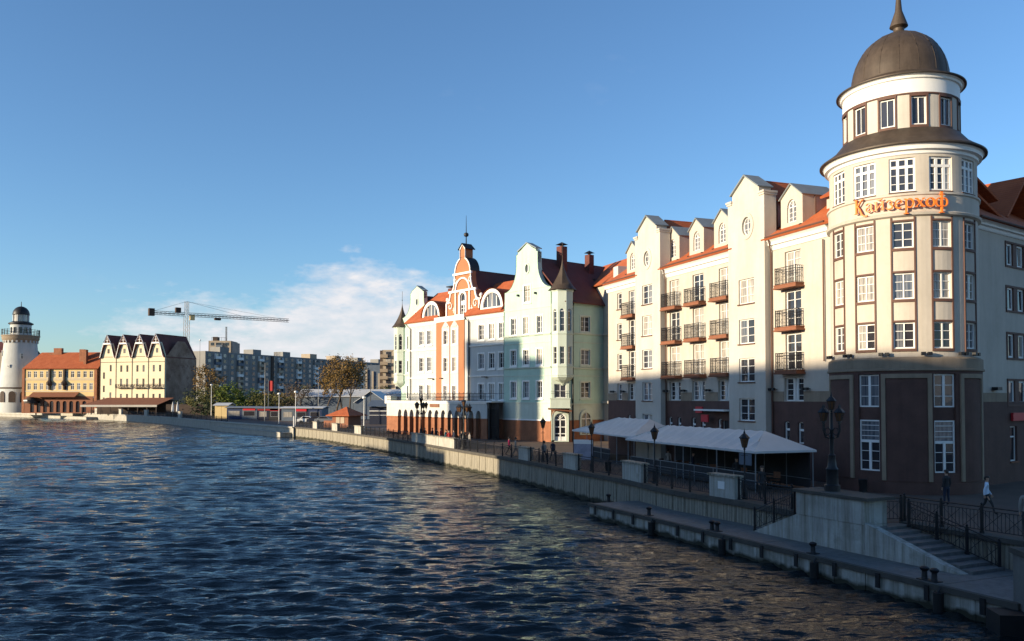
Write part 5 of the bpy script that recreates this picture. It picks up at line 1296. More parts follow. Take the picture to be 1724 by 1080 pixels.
# banner on the promenade and hanging panel
bp_ = at(982, 780); t = thing('banner_stand', 'pale printed banner on a frame at the left corner of the smaller canopy', 'banner', bp_, R(-20))
part('print', MB().box(-.8, .8, -.02, .02, .25, 1.55), ['greyprint'], t); part('heading', MB().box(-.8, .8, -.02, .02, 1.553, 1.9), ['white'], t); m = MB()
for x in (-.82, .82): m.box(x - .025, x + .025, -.03, .03, 0, 1.95)
part('frame', m, ['iron'], t)
hp = C1.w(14.9, -.05); t = thing('hanging_panel', 'two blue-grey panels hanging under the right end of the large canopy', 'panel', hp + Vector((0, 0, 1.55)), C1.rz)
for k in range(2): part('panel', MB().box(-.55 + .6 * k, -.02 + .6 * k, -.05, 0, -.05, .6), ['bluegrey'], t)

# ---------------------------------------------------------------- people
def person_mesh(pose):
    """joints joined by bones and grown into one continuous skin"""
    w = pose == 'walk'; fl, fr_ = (-.30, .28) if w else (.03, -.04)
    J = [((0, 0, .96), .125), ((0, .0, 1.12), .12), ((0, .005, 1.32), .145), ((0, .0, 1.46), .075), ((0, -.01, 1.54), .055), ((0, -.02, 1.64), .092), ((0, -.02, 1.735), .07), ((0, -.105, 1.645), .02)]
    E = [(0, 1), (1, 2), (2, 3), (3, 4), (4, 5), (5, 6), (5, 7)]
    def add(p, r, k): J.append((p, r)); E.append((k, len(J) - 1)); return len(J) - 1
    for s, f_ in ((-1, fl), (1, fr_)):
        k = add((s * .10, 0, .90), .098, 0); kb = f_ > 0 and w
        k = add((s * .105, f_ * .5 - (.06 if w else .015), .50), .062, k); k = add((s * .108, f_ + (.05 if kb else 0), .10 + (.08 if kb else 0)), .042, k); add((s * .115, f_ - .15 + (.05 if kb else 0), .035 + (.06 if kb else 0)), .038, k)
        k = add((s * .19, 0, 1.40), .062, 2); af = -f_ * .5 if w else .0
        k = add((s * .235, af * .5 + .03, 1.13), .045, k); k = add((s * .235, af - .04, .90), .033, k); add((s * .23, af - .06, .82), .034, k)
        add((s * .088, -.015, 1.64), .018, 5)
    me = bpy.data.meshes.new('body'); me.from_pydata([p for p, _ in J], E, []); o = bpy.data.objects.new('tmp', me); COL.objects.link(o)
    md = o.modifiers.new('skin', 'SKIN'); md.use_smooth_shade = True
    for v, (_, r) in zip(me.skin_vertices[0].data, J): v.radius = (r, r * (.78 if .11 < r < .15 else 1))
    me.skin_vertices[0].data[0].use_root = True
    o.modifiers.new('sub', 'SUBSURF').levels = 1; o.modifiers['sub'].render_levels = 1
    dg = bpy.context.evaluated_depsgraph_get(); me2 = bpy.data.meshes.new_from_object(o.evaluated_get(dg)); bpy.data.objects.remove(o)
    # fingers and thumb of each hand
    b = bmesh.new(); b.from_mesh(me2); f = MB()
    for s, f_ in ((-1, fl), (1, fr_)):
        af = -f_ * .5 if w else 0.0; x, y, z = s * .23, af - .06, .815
        for i, l in enumerate((.06, .07, .066, .05)): f.tube([(x, y - .03 + .02 * i, z), (x, y - .032 + .02 * i, z - l * .55), (x - s * .015, y - .03 + .02 * i, z - l)], [.011, .01, .007], 5)
        f.tube([(x, y - .03, z + .03), (x - s * .01, y - .055, z - .005), (x - s * .015, y - .06, z - .035)], [.012, .011, .008], 5)
    b.from_mesh(f.mesh('fingers', [])); b.to_mesh(me2); b.free()
    me2.materials.clear()
    for k in range(4): me2.materials.append(None)
    for p in me2.polygons:
        z, x = p.center.z, abs(p.center.x); arm = x > .17
        p.material_index = 0 if z > 1.5 or (arm and z < .90) else (3 if z < .11 else (1 if z > .93 or (arm and z > .6) else 2))
        p.use_smooth = True
    return me2
PM = {k: person_mesh(k) for k in ('stand', 'walk')}
HM = MB().lathe([(.1, 1.60), (.115, 1.67), (.105, 1.73), (.07, 1.775), (0, 1.795)], 12, c=(0, .0), a0=110, a1=250).lathe([(.112, 1.69), (.105, 1.74), (.07, 1.78), (0, 1.797)], 12, c=(0, -.015)).mesh('hair', ['hair'])
EY = MB()
for s in (-1, 1): EY.box(s * .035 - .012, s * .035 + .012, -.118, -.10, 1.655, 1.667)
EY.box(-.025, .025, -.112, -.1, 1.575, 1.583); EY = EY.mesh('face_features', ['hair'])
PMC = {}
def person(p, rz, pose, top, legs, lab, h=1.75, grp=None):
    k = (pose, top, legs)
    if k not in PMC:
        me = PM[pose].copy()
        for i, m in enumerate(('skin', top, legs, 'black')): me.materials[i] = MT[m]
        PMC[k] = me
    t = thing('person', lab, 'person', p, rz, grp); s = h / 1.79; t.scale = (s, s, s)
    link('body', PMC[k], t); link('hair', HM, t); link('face_features', EY, t); return t
person(at(1662, 866), R(60), 'walk', 'palecloth', 'charcoal', 'person in a pale blue top walking past the foot of the tower')
person(at(1594, 851), R(200), 'stand', 'charcoal', 'navy', 'person in dark clothes standing below the right tower window')
person(Vector((16.95, 27.4, .6)), R(150), 'stand', 'greycloth', 'charcoal', 'person standing on the bridge abutment at the near corner', 1.85)
person(at(931, 776), R(150), 'walk', 'navy', 'charcoal', 'person in navy walking in front of the white arched door')
person(at(916, 778), R(150), 'walk', 'greycloth', 'navy', 'person in grey walking left of the one in navy')
person(at(857, 768), R(100), 'walk', 'pink', 'charcoal', 'person in a bright pink jacket before the red brick wall')
person(at(868, 770), R(100), 'walk', 'greycloth', 'greycloth', 'person in pale grey right behind the pink jacket')
person(at(1247, 842) + Vector((1.2, .3, 0)), R(20), 'stand', 'charcoal', 'charcoal', 'person in black standing at the railing under the canopy edge')
tops = ['charcoal', 'navy', 'redcloth', 'charcoal', 'teal', 'navy', 'redcloth', 'charcoal', 'greycloth', 'charcoal']
tl = ['black', 'navy', 'dark red', 'black', 'teal', 'navy', 'dark red', 'black', 'grey', 'black']
plc = ['leftmost behind the long parapet', 'second from the left behind the long parapet', 'third from the left behind the long parapet', 'between the red and the teal tops behind the parapet', 'the only one in teal behind the parapet', 'just right of the teal top behind the parapet', 'fourth from the right behind the parapet', 'third from the right behind the parapet', 'by the right lamp behind the parapet', 'rightmost behind the long parapet']
for i, x in enumerate((694, 700, 707, 713, 721, 727, 733, 746, 752, 759)):
    p = q_at(x, 1.6 + .5 * (i % 3)); person(p, R(60 * i), 'stand', tops[i], 'charcoal', f'person in a {tl[i]} top, {plc[i]}', 1.66 + .03 * (i % 4), 'people gathered behind the long parapet')

for i, (u, y, c, lab) in enumerate(((12.2, 1.2, 'charcoal', 'dark figure standing under the large canopy behind the lantern post'), (7.0, 1.4, 'navy', 'dark figure under the middle of the large canopy'), (3.4, 1.6, 'greycloth', 'grey figure under the left part of the large canopy'))):
    person(C1.w(u, y), R(70 * i), 'stand', c, 'charcoal', lab, 1.72, 'guests under the canopy')
def bin_(p, lab):
    t = thing('litter_bin', lab, 'bin', p, 0, 'litter bins'); part('bucket', MB().lathe([(.2, .1), (.24, .75), (.26, .78), (.24, .8), (.2, .78), (.17, .2)], 12), ['iron'], t); part('stand', MB().lathe([(.22, 0), (.22, .04), (.05, .08), (.05, .14)], 10), ['iron'], t)
bin_(at(1432, 833) + Vector((.9, .5, 0)), 'dark litter bin at the foot of the tower left of the first pilaster')
bin_(q_at(990, 1.6), 'dark litter bin beside the printed banner')
# ================================================================ far bank
FW = {}
def far_window(root, u, y, z, w, h, frame='white', M=None, glass=None):
    """small window: frame part with its pane"""
    k = (round(w, 2), round(h, 2), frame)
    if k not in FW:
        o_ = rect(0, w, 0, h); m = MB(); m.ring(o_, inset(o_, .1), -.06, .04); m.box(w / 2 - .05, w / 2 + .05, -.05, .03, .1, h - .1); m.box(.1, w - .1, -.048, .03, h * .62, h * .62 + .08)
        FW[k] = (m.mesh('window', [frame]), MB().poly([(0.05, .0, .05), (w - .05, .0, .05), (w - .05, .0, h - .05), (.05, .0, h - .05)]).mesh('pane', [G_DARK]), MB().poly([(0.05, .0, .05), (w - .05, .0, .05), (w - .05, .0, h - .05), (.05, .0, h - .05)]).mesh('pane', [G_MID]))
    o = link('window', FW[k][0], root, (u, y, z)); link('pane', FW[k][1 if rnd.random() < .7 else 2], o, (0, -.03, 0)); return o
# lighthouse
L0 = atY(33, 690, 300); lh = thing('lighthouse', 'white tapering lighthouse with a railed gallery and a dark domed lantern', 'lighthouse', (L0.x, L0.y, 0)); lh.scale = (.98, .98, 1.03)
m = MB(); m.lathe([(7.0, 0), (7.0, 8.2), (6.95, 8.3), (6.9, 8.8), (6.6, 10), (5.3, 25.0), (5.35, 25.4)], 40); part('tower', m, ['whitewall'], lh)
m = MB(); m.lathe([(6.98, 8.2), (7.15, 8.3), (7.15, 8.6), (6.9, 8.75)], 40); part('band', m, ['timber'], lh)
m = MB(); m.lathe([(5.3, 24.2), (5.9, 25.3), (6.1, 25.6), (6.1, 26.4), (6.3, 26.5), (6.3, 26.9), (3, 26.95)], 40); part('gallery', m, ['stone'], lh)
m = MB()
for k in range(24): m.cylbox(5.35, 5.75, 15 * k, 15 * k + 6, 24.2, 25.2, step=6)
part('corbels', m, ['whitewall'], lh)['kind'] = 'stuff'
m = MB()
for k in range(28): a = 2 * math.pi * k / 28; m.tube([(6.1 * math.sin(a), -6.1 * math.cos(a), 26.9), (6.1 * math.sin(a), -6.1 * math.cos(a), 29.0)], .09, 4)
for z in (27.8, 28.8): m.tube([(6.1 * math.sin(t), -6.1 * math.cos(t), z) for t in [2 * math.pi * i / 32 for i in range(33)]], .06, 4)
part('gallery_railing', m, ['iron'], lh)['kind'] = 'stuff'
m = MB(); m.cylwall(3.45, 26.9, 30.7, [(30 * k - 12, 30 * k + 8, 27.6, 29.7) for k in range(-5, 6)], step=6); part('watch_room', m, ['whitewall'], lh)
m = MB(); m.lathe([(3.2, 26.9), (3.2, 30.6)], 24); part('watch_glass', m, [G_DARK], lh)
m = MB(); m.lathe([(3.4, 30.6), (4.1, 30.9), (4.1, 31.2), (2.8, 31.8)], 32); part('watch_room_roof', m, ['iron'], lh)
m = MB(); m.lathe([(2.5, 31.7), (2.5, 34.2)], 16); part('lantern_glass', m, [G_CURT], lh); m = MB()
for k in range(8): m.cylbox(2.5, 2.75, 45 * k, 45 * k + 9, 31.7, 34.2, step=9)
part('lantern_mullion', m, ['whitewall'], lh)['kind'] = 'stuff'
m = MB(); m.lathe([(2.9, 34.2)] + [(2.8 * math.cos(R(t)), 34.3 + 2.9 * math.sin(R(t))) for t in range(0, 90, 10)] + [(.15, 37.2), (.1, 38.8), (0, 38.9)], 28); part('dome', m, ['lead' if False else 'iron'], lh)
for a, z in ((-48, 19.5), (35, 18.5), (-5, 15.5), (-60, 13)): far_window(lh, 0, 0, 0, .9, 2.0 if z > 16 else 1.1, M=None).matrix_local = cylM(7.0 - (z - 8.8) * .105, a, z, .9)
for k in range(5): m = MB().prism_y(arch(-1.1, 1.1, 0, 3.8, 8), -.12, .3); part('arched_opening', m, ['timber'], lh, M=Matrix.Rotation(R(-50 + 30 * k), 4, 'Z') @ Matrix.Translation((0, -7.0, 3.6)))
# building behind it on the left edge
o = atY(-8, 690, 330); t = thing('brick_house', 'brown brick house cut off at the left edge beside the lighthouse', 'house', (o.x, o.y, 0)); part('wall', MB().box(-8, 9.2, 0, 14, 0, 23.5), ['tanbrick'], t)
part('roof', MB().slab((-8.5, -.4, 23.5), (9.5, -.4, 23.5), (9.5, 7, 28), (-8.5, 7, 28), .2).slab((-8.5, 7, 28), (9.5, 7, 28), (9.5, 14.4, 23.5), (-8.5, 14.4, 23.5), .2), ['tiledark'], t)
# ochre house with the arcaded base
YO = 284; s_o = YO / F_PX
def fx(px, Y): return (px - CX) / F_PX * Y
x0, x1 = fx(36, YO), fx(163, YO); oc = thing('ochre_house', 'long two storey ochre house with an orange roof and a brick arcade at ground level', 'house', (x0, YO + 2, 0), R(-5)); Lo = x1 - x0
wins = []
nw = 11
for r_, (z0, z1) in enumerate(((12.2, 14.4), (8.0, 10.3))):
    for k in range(nw): c = 1.6 + (Lo - 3.4) * k / (nw - 1); wins.append((c - .62, c + .62, z0, z1))
m = MB(); m.wall(rect(0, Lo, 5.8, 15.4), [rect(*h) for h in wins], 0, 12, .2, back=True); part('wall', m, ['yellow'], oc)
for h in wins: far_window(oc, h[0], .1, h[2], h[1] - h[0], h[3] - h[2])
arcs = [arch(2.2 + 2.35 * k, 3.6 + 2.35 * k, .3, 4.2, 8) for k in range(9)]
m = MB(); m.wall(rect(-.3, Lo - 1, 0, 5.8), arcs, -.2, .4, .35); part('brick_arcade', m, ['slab'], oc)
for a in arcs: part('arched_window', MB().poly([(u, .1, z) for u, z in a]), [G_DARK], oc)
part('side_pier', MB().box(Lo - .6, Lo + .4, -.3, 12, 0, 15.3), ['brick'], oc); part('side_pier', MB().box(-.9, -.005, -.25, .6, 0, 15.3), ['brick'], oc)
m = MB()
for z in (7.4, 11.3, 11.7): m.box(0, Lo - .7, -.12, -.002, z, z + .2)
part('string_course', m, ['cream2'], oc)['kind'] = 'stuff'
part('awning', MB().slab((3, -2.6, 5.6), (Lo - 6, -2.6, 5.6), (Lo - 6, 0, 7.2), (3, 0, 7.2), .12), ['slab'], oc)
part('roof', MB().slab((-.5, -.8, 15.3), (Lo + 1, -.8, 15.3), (Lo + 1, 6.5, 21.2), (1.5, 6.5, 21.2), .25).slab((1.5, 6.5, 21.2), (Lo + 1, 6.5, 21.2), (Lo + 1, 14, 15.3), (-.5, 14, 15.3), .25), ['tile'], oc)
for k in range(4): part('stepped_gable', MB().box(1.2 + 1.8 * k, 3.1 + 1.8 * k + (1.0 if k == 3 else 0), 5.5, 6.6, 15, 17.4 + 1.75 * k), ['brick'], oc)
o = part('chimney', MB().box(Lo - 5.3, Lo - 4.4, 1.0, 2.2, 16, 21.8), ['brick'], oc); part('chimney', MB().box(Lo - 7.6, Lo - 6.0, 2.2, 4, 17, 22), ['brick'], oc); part('chimney', MB().box(Lo - 1.5, Lo, 5.6, 6.8, 19, 22.4), ['brick'], oc)
for u in (9.1, 14.4): part('oriel_bracket', MB().prism_y([(u - .25, 8), (u + .25, 8), (u + .3, 15.3), (u - .3, 15.3)], -.6, -.003).lathe([(.2, 9.2), (.9, 9.9), (1.0, 10.5), (.3, 11.4)], 8, c=(u, -.3), sm=False), ['timber'], oc)
part('entrance_canopy', MB().lathe([(2.2, 3.4), (1.9, 4.6), (1.1, 5.4), (.2, 5.7)], 16, c=(3.2, -1.2)), ['timber'], oc); part('entrance_sign', MB().box(2.0, 3.4, -3.5, -3.4, 4.1, 4.6), ['white'], oc)
# straw coloured house with four gables
gw_ = 6.6; Dg = 15.8; GX = R(-17); g0 = (-114.8 - 4 * gw_ * math.cos(GX), 275 - 4 * gw_ * math.sin(GX))
fg = thing('four_gabled_house', 'straw coloured warehouse style house with four steep gables and dark red roofs', 'house', (g0[0], g0[1], 0), GX)
m = MB(); top_ = []
for k in range(4): u = gw_ * k; top_ += [(u + gw_ * .25, 24.0 - .2), (u + gw_ * .75, 24.0 - .2), (u + gw_, 19.2)] if k < 3 else [(u + gw_ * .25, 23.8), (u + gw_ * .75, 23.8), (u + gw_, 19.4)]
prof = [(0, 0), (4 * gw_, 0)] + (top_[::-1]) + [(0, 19.2)]
gwn = []
for k in range(4):
    u = gw_ * k
    gwn.append((u + gw_ * .44, u + gw_ * .58, 20.3, 21.8))
    if k: gwn += [(u + gw_ * q - .42, u + gw_ * q + .42, z0, z1) for q in (.32, .70) for z0, z1 in ((14.0, 16.2), (9.2, 11.7), (4.2, 6.6))]
    else: gwn += [(u + gw_ * .66 - .4, u + gw_ * .66 + .4, z0, z0 + 2.2) for z0 in (14.2, 9.5, 4.9)] + [(u + gw_ * .24 - .4, u + gw_ * .24 + .4, z0, z0 + 2.2) for z0 in (11.7, 7.2, 3.2)]
m.wall(prof, [rect(*h) for h in gwn], 0, .4, .25); part('front_wall', m, ['cream3'], fg)
for h in gwn: far_window(fg, h[0], .15, h[2], h[1] - h[0], h[3] - h[2], 'timber')
m = MB(); pr = [(0, 0), (Dg, 0), (Dg, 18.8)]
m.poly([(4 * gw_ - .02, .4, 0), (4 * gw_ - .02, Dg, 0), (4 * gw_ - .02, Dg, 18.2), (4 * gw_ - .02, Dg * .62, 24.4), (4 * gw_ - .02, Dg * .38, 24.4), (4 * gw_ - .02, .4, 18.8)]); part('side_wall', m, ['mural'], fg)
part('rear_wall', MB().box(0, 4 * gw_ - .05, Dg - .3, Dg, 0, 18.5), ['mural'], fg)
for k in range(4):
    u = gw_ * k; c = u + gw_ / 2; rf = MB()
    rf.slab((u - .1, -.7, 18.7), (c, -.7, 26.6), (c, Dg * .92, 26.6), (u - .1, Dg, 18.7), .25); rf.slab((c, -.7, 26.6), (u + gw_ + .1, -.7, 18.7), (u + gw_ + .1, Dg, 18.7), (c, Dg * .92, 26.6), .25); part('roof', rf, ['tiledark'], fg)
    m = MB(); m.box(c - 1.4, c + 1.4, -.9, 0, 23.3, 23.8); part('hoist_sill', m, ['white'], fg)
    m = MB()
    for s in (-1, 1): m.tube([(c + s * 1.5, -.75, 23.9), (c, -.75, 26.6)], .14, 4); m.tube([(c + s * 2.9, -.75, 18.8), (c + s * 1.5, -.75, 23.6)], .10, 4)
    m.tube([(c, -.6, 23.8), (c, -.6, 26)], .1, 4); m.tube([(c - .9, -.6, 24.7), (c + .9, -.6, 24.7)], .1, 4); part('gable_truss', m, ['white'], fg)
    part('gable_filling', MB().poly([(c - 1.3, -.3, 23.9), (c + 1.3, -.3, 23.9), (c, -.3, 26.4)]), ['timber'], fg)
    if k:
        bm_ = FW.get('bal')
        if bm_ is None:
            b = MB(); w_ = gw_ * .78; b.box(-w_ / 2, w_ / 2, -1.2, 0, -.15, 0)
            for z in (0.05, 1.15): b.box(-w_ / 2, w_ / 2, -1.24, -1.14, z, z + .12)
            for q in range(9): x = -w_ / 2 + w_ * q / 8; b.box(x - .06, x + .06, -1.24, -1.14, 0, 1.2)
            for q in range(8): x = -w_ / 2 + w_ * q / 8; b.tube([(x, -1.19, .1), (x + w_ / 8, -1.19, 1.15)] if q % 2 else [(x, -1.19, 1.15), (x + w_ / 8, -1.19, .1)], .06, 4)
            b.box(w_ / 2 - .1, w_ / 2, -1.2, 0, 1.1, 1.2); FW['bal'] = bm_ = b.mesh('balcony', ['timber'])
        for z in (8.6, 3.7): link('balcony', bm_, fg, (u + gw_ * .51, 0, z))
m = MB()
for z in (17.2, 19.0): m.box(.1, 4 * gw_ - .1, -.07, -.002, z, z + .16)
for k in range(5): m.box(gw_ * k - .12 + (.1 if k == 0 else 0), gw_ * k + .12 - (.1 if k == 4 else 0), -.09, -.002, 0, 19.2)
part('half_timbering', m, ['timber'], fg)['kind'] = 'stuff'
# terrace pavilion in front
Yp = 262; xp0, xp1 = fx(136, Yp), fx(278, Yp); pv_ = thing('terrace_pavilion', 'long terrace pavilion with a maroon canopy and pale fascia below the four gables', 'pavilion', (xp0, Yp, 0)); Lp = xp1 - xp0
part('canopy', MB().slab((0, 0, 3.0), (Lp - 2.5, 0, 3.0), (Lp, 7, 5.3), (5, 7, 5.3), .15), ['slab'], pv_); part('fascia', MB().box(0, Lp - 2.5, -.15, -.02, 2.4, 3.05), ['cream2'], pv_)
for k in range(9): part('post', MB().box(.3 + (Lp - 3.2) * k / 8, .55 + (Lp - 3.2) * k / 8, 0, .25, 0, 2.6), ['timber'], pv_)
part('back_wall', MB().box(2, Lp, 6.4, 6.8, 0, 4.6), ['timber'], pv_)
m = MB()
for k in range(26): u = .5 + (Lp - 4) * k / 25; m.box(u, u + .08, .3, .36, 0, 1.1)
m.box(.3, Lp - 3, .28, .38, 1.05, 1.15); part('balustrade', m, ['timber'], pv_)['kind'] = 'stuff'
for x, lab in ((309, 'left of two closed white parasols on the far bank'), (294 + 23, 'right of two closed white parasols on the far bank')):
    p = atY(x, 700, 230); t = thing('closed_parasol', lab, 'parasol', (p.x - 3, p.y, 0), 0, 'closed parasols'); part('canopy', MB().lathe([(.05, 1.2), (.42, 1.5), (.30, 3.0), (.05, 4.2)], 8), ['canvas'], t); part('pole', MB().tube([(0, 0, 0), (0, 0, 4.3)], .05, 5), ['steel'], t)
t = thing('garden_wall', 'dark hedge-lined terrace wall right of the pavilion on the far bank', 'wall', (fx(280, 240), 240, 0)); part('panel', MB().box(0, 17, 0, .5, 0, 3.4), ['timber'], t)

# tower crane
Yc = 420; c0 = at(313, 700); cr = thing('tower_crane', 'tower crane with a long jib standing behind the four-gabled house', 'crane', (fx(313, Yc), Yc, 0), math.atan2(33, 43))
def lattice(m, a, b, w, step, n=4):
    a, b = Vector(a), Vector(b); d = (b - a); L = d.length; d.normalize(); e = d.orthogonal().normalized(); f_ = d.cross(e); e2, f2 = (e + f_) / 2 * w, (e - f_) / 2 * w
    C_ = [e2, f2, -e2, -f2]
    for c in C_: m.tube([a + c, b + c], .11, 4)
    k = int(L / step)
    for i in range(k):
        for j in range(4): m.tube([a + C_[j] + d * (L * i / k), a + C_[(j + 1) % 4] + d * (L * (i + 1) / k)], .05, 3, cap=False)
m = MB(); lattice(m, (0, 0, 0), (0, 0, 47), 2.0, 2.2); part('mast', m, ['tanbrick'], cr)
m = MB(); lattice(m, (0, 0, 47), (0, 0, 54), 1.4, 1.6); part('cat_head', m, ['tanbrick'], cr)
m = MB(); lattice(m, (1, 0, 47.4), (54, 0, 47.4), 1.3, 1.8); part('jib', m, ['timber'], cr)
m = MB(); lattice(m, (-17.5, 0, 47.4), (-1, 0, 47.4), 1.3, 2); part('counter_jib', m, ['timber'], cr); part('counterweight', MB().box(-18.2, -15.6, -1.2, 1.2, 45.8, 49.4), ['timber'], cr)
part('cab', MB().box(1.2, 3.4, -2.2, -.4, 44.6, 47), ['yellow'], cr); part('winch', MB().box(-5.5, -3, -1, 1, 48, 50.6), ['timber'], cr); part('trolley', MB().box(14, 17, -.9, .9, 45.4, 46.6), ['timber'], cr)
m = MB(); m.tube([(0, 0, 54), (30, 0, 48)], .07, 3); m.tube([(0, 0, 54), (50, 0, 48)], .05, 3); m.tube([(0, 0, 54), (-16.5, 0, 48)], .07, 3); part('stay', m, ['timber'], cr)

# prefab apartment blocks
def slab_block(name, lab, P, xd, L, D, H, nf, nc, wall_m, groups_seed, band=None, z0=2.0):
    fr = Frame((P.x, P.y), xd); t = thing(name, lab, 'apartment block', fr.o, fr.rz); r_ = random.Random(groups_seed)
    part('wall', MB().box(0, L, .5, D, 0, H), [wall_m], t); fh_ = (H - z0 - .6) / nf
    wm, gm = MB().box(0, 1.9, -.06, .05, 0, 1.75).mesh('window', ['steel']), MB().box(.1, 1.8, -.10, -.065, .12, 1.63).mesh('pane', [G_DARK]); gm2 = gm.copy(); gm2.materials.clear(); gm2.materials.append(G_CURT)
    bal = MB().box(0, 3.6, -1.1, .0, -.1, .05).box(0, 3.6, -1.12, -1.02, 0, 1.15).box(0, .08, -1.1, 0, 0, 2.4).box(3.52, 3.6, -1.1, 0, 0, 2.4); bms = [bal.mesh('balcony', [c]) for c in ('white', 'bluegrey', 'panelgrey', 'tanbrick')]
    w_ = L / nc
    for j in range(nc):
        for i in range(nf):
            z = z0 + fh_ * i
            if j % 3 == 1: link('balcony', bms[min(3, int(r_.random() ** 1.5 * 4))], t, (w_ * j + w_ / 2 - 1.8, .5, z))
            o = link('window', wm, t, (w_ * j + w_ / 2 - .95, .46, z + .75)); link('pane', gm if r_.random() < .8 else gm2, o)
    m = MB()
    for i in range(nf + 1): m.box(0, L, .44, .5 - .003, z0 + fh_ * i - .12, z0 + fh_ * i + .12)
    for j in range(0, nc + 1, 3): m.box(max(0, w_ * j - .1), min(L, w_ * j + .1), .40, .497, z0, H)
    part('panel_joint', m, [band or 'panelgrey'], t)['kind'] = 'stuff'
    return t, w_
sl, w_ = slab_block('slab_apartment_block', 'very long grey nine-storey slab block with rows of balconies', Vector((-141, 383, 0)), (.40, .92), 165, 14, 26.9, 9, 33, 'panelgrey', 3)
for k in range(7): part('stair_head', MB().box(12 + 23 * k, 18 + 23 * k, 3, 9, 26.9, 29.5), ['tanbrick' if k in (3, 4) else 'panelgrey'], sl)
part('stairwell', MB().box(45.5, 47.5, .1, .48, 0, 26.5), ['timber'], sl)
part('end_wall', MB().box(-.06, -.005, .5, 14, 0, 26.9), ['panelgrey'], sl)
tb_, _ = slab_block('tower_apartment_block', 'tan twelve-storey tower block with an aerial, left of the long grey slab', Vector((fx(350, 470), 470, 0)), (1, .05), 12.4, 14, 37.6, 12, 3, 'tanbrick', 5, 'tanbrick')
part('shade_painted_side', MB().box(12.42, 13.2, 1, 16, 0, 37), ['panelgrey'], tb_); part('roof_hut', MB().box(1.5, 4.2, 3, 7, 37.6, 40), ['timber'], tb_)  # grey sheet over the tan side: its shade is put into the colour
m = MB(); lattice(m, (8.5, 5, 37.6), (8.5, 5, 46), .6, 1.2); part('aerial', m, ['steel'], tb_)
m = MB()
for k in range(7): m.tube([(1.5 + 1.4 * k, 1, 37.6), (1.5 + 1.4 * k, 1, 39.6)], .08, 3)
m.tube([(1.5, 1, 39.4), (10, 1, 39.4)], .08, 3); part('roof_railing', m, ['iron'], tb_)['kind'] = 'stuff'
rb, _ = slab_block('balcony_block', 'sunlit cream block with stacked balconies next to the far green house', Vector((fx(643, 300), 300, 0)), (1, -.05), 9, 12, 22.6, 8, 2, 'tanbrick', 8, 'stone')
bm = MB().box(-.6, 2.2, -1.3, .4, -.12, .08).box(-.6, 2.2, -1.32, -1.22, 0, 1.1).mesh('balcony', ['stone'])
for i in range(8): link('balcony', bm, rb, (0, .5, 1.6 + 2.6 * i))
part('shade_painted_side', MB().box(-.9, -.01, .6, 12, 0, 22.4), ['timber'], rb)  # dark sheet paints the shade on the block's left side
t, _ = slab_block('distant_block', 'grey distant block continuing right of the long slab', Vector((fx(600, 560), 560, 0)), (1, .3), 26, 12, 28.5, 9, 6, 'panelgrey', 11)
t = thing('office_block', 'low blue-grey office block with tan stripes right of the rusty tree', 'office building', (fx(612, 400), 400, 0)); part('wall', MB().box(0, 9, 0, 12, 0, 21), ['bluegrey'], t)
for k in range(3): part('stair_tower', MB().box(1 + 3 * k, 1.9 + 3 * k, -.6, -.005, 0, 19 - k), ['tanbrick'], t)  # tan strips on the blue-grey front

# market sheds and shops on the shore
def shed(name, lab, px0, px1, Y, h, rise, wall_m, roof_m, D=10, gable=False, cat='market hall'):
    x0, x1 = fx(px0, Y), fx(px1, Y); t = thing(name, lab, cat, (x0, Y, 0)); L = x1 - x0
    n = max(2, int(L / 3.0))
    for i in range(n): part('wall_panel', MB().box(L * i / n + .03, L * (i + 1) / n - .03, 0, .2, 0, h - .02), [wall_m if not isinstance(wall_m, list) else wall_m[i % len(wall_m)]], t)
    part('body', MB().box(.05, L - .05, .21, D, 0, h - .05), [wall_m if not isinstance(wall_m, list) else wall_m[0]], t)
    if gable:
        part('gable', MB().prism_y([(0, h), (L, h), (L / 2, h + rise)], .0, .25), [wall_m], t)
        part('roof', MB().slab((-.4, -.5, h - .1), (L / 2, -.5, h + rise + .1), (L / 2, D, h + rise + .1), (-.4, D, h - .1), .12).slab((L / 2, -.5, h + rise + .1), (L + .4, -.5, h - .1), (L + .4, D, h - .1), (L / 2, D, h + rise + .1), .12), [roof_m], t)
    else:
        part('roof', MB().slab((-.4, -.5, h), (L + .4, -.5, h), (L + .4, D / 2, h + rise), (-.4, D / 2, h + rise), .12).slab((-.4, D / 2, h + rise), (L + .4, D / 2, h + rise), (L + .4, D, h), (-.4, D, h), .12), [roof_m], t)
    if cat == 'shops':
        for i in range(n):
            a = L * i / n
            o = part('shop_window', MB().box(a + .4, a + L / n - .5, -.05, -.003, .8, 2.1), ['steel'], t); part('pane', MB().poly([(a + .5, -.06, .9), (a + L / n - .6, -.06, .9), (a + L / n - .6, -.06, 2.0), (a + .5, -.06, 2.0)]), [G_DARK if i % 3 else G_CURT], o)
            if i % 2: part('sign_board', MB().box(a + .3, a + L / n - .4, -.12, -.06, 2.2, 2.75), [['white', 'red', 'palecloth', 'yellow'][i % 4]], t)
    return t, L
shed('market_hall', 'long low market hall with a pale grey curved roof behind the trees', 500, 672, 238, 5.6, 2.2, 'bluegrey', 'canvas', 14)
t, L = shed('market_tent', 'grey gabled market tent with a pale roof behind the red-roofed kiosk', 598, 650, 205, 4.2, 2.7, 'bluegrey', 'canvas', 16, True, 'market tent')
part('door', MB().box(L * .62, L * .62 + 2.2, -.06, -.01, 0, 2.6), ['iron'], t)
t, L = shed('shop_row', 'row of low dark shops with a purple fascia by the shore', 434, 472, 196, 2.9, .3, ['navy', 'charcoal'], 'steel', 6, cat='shops'); part('fascia', MB().box(0, L, -.12, -.02, 2.3, 2.9), ['redcloth'], t)
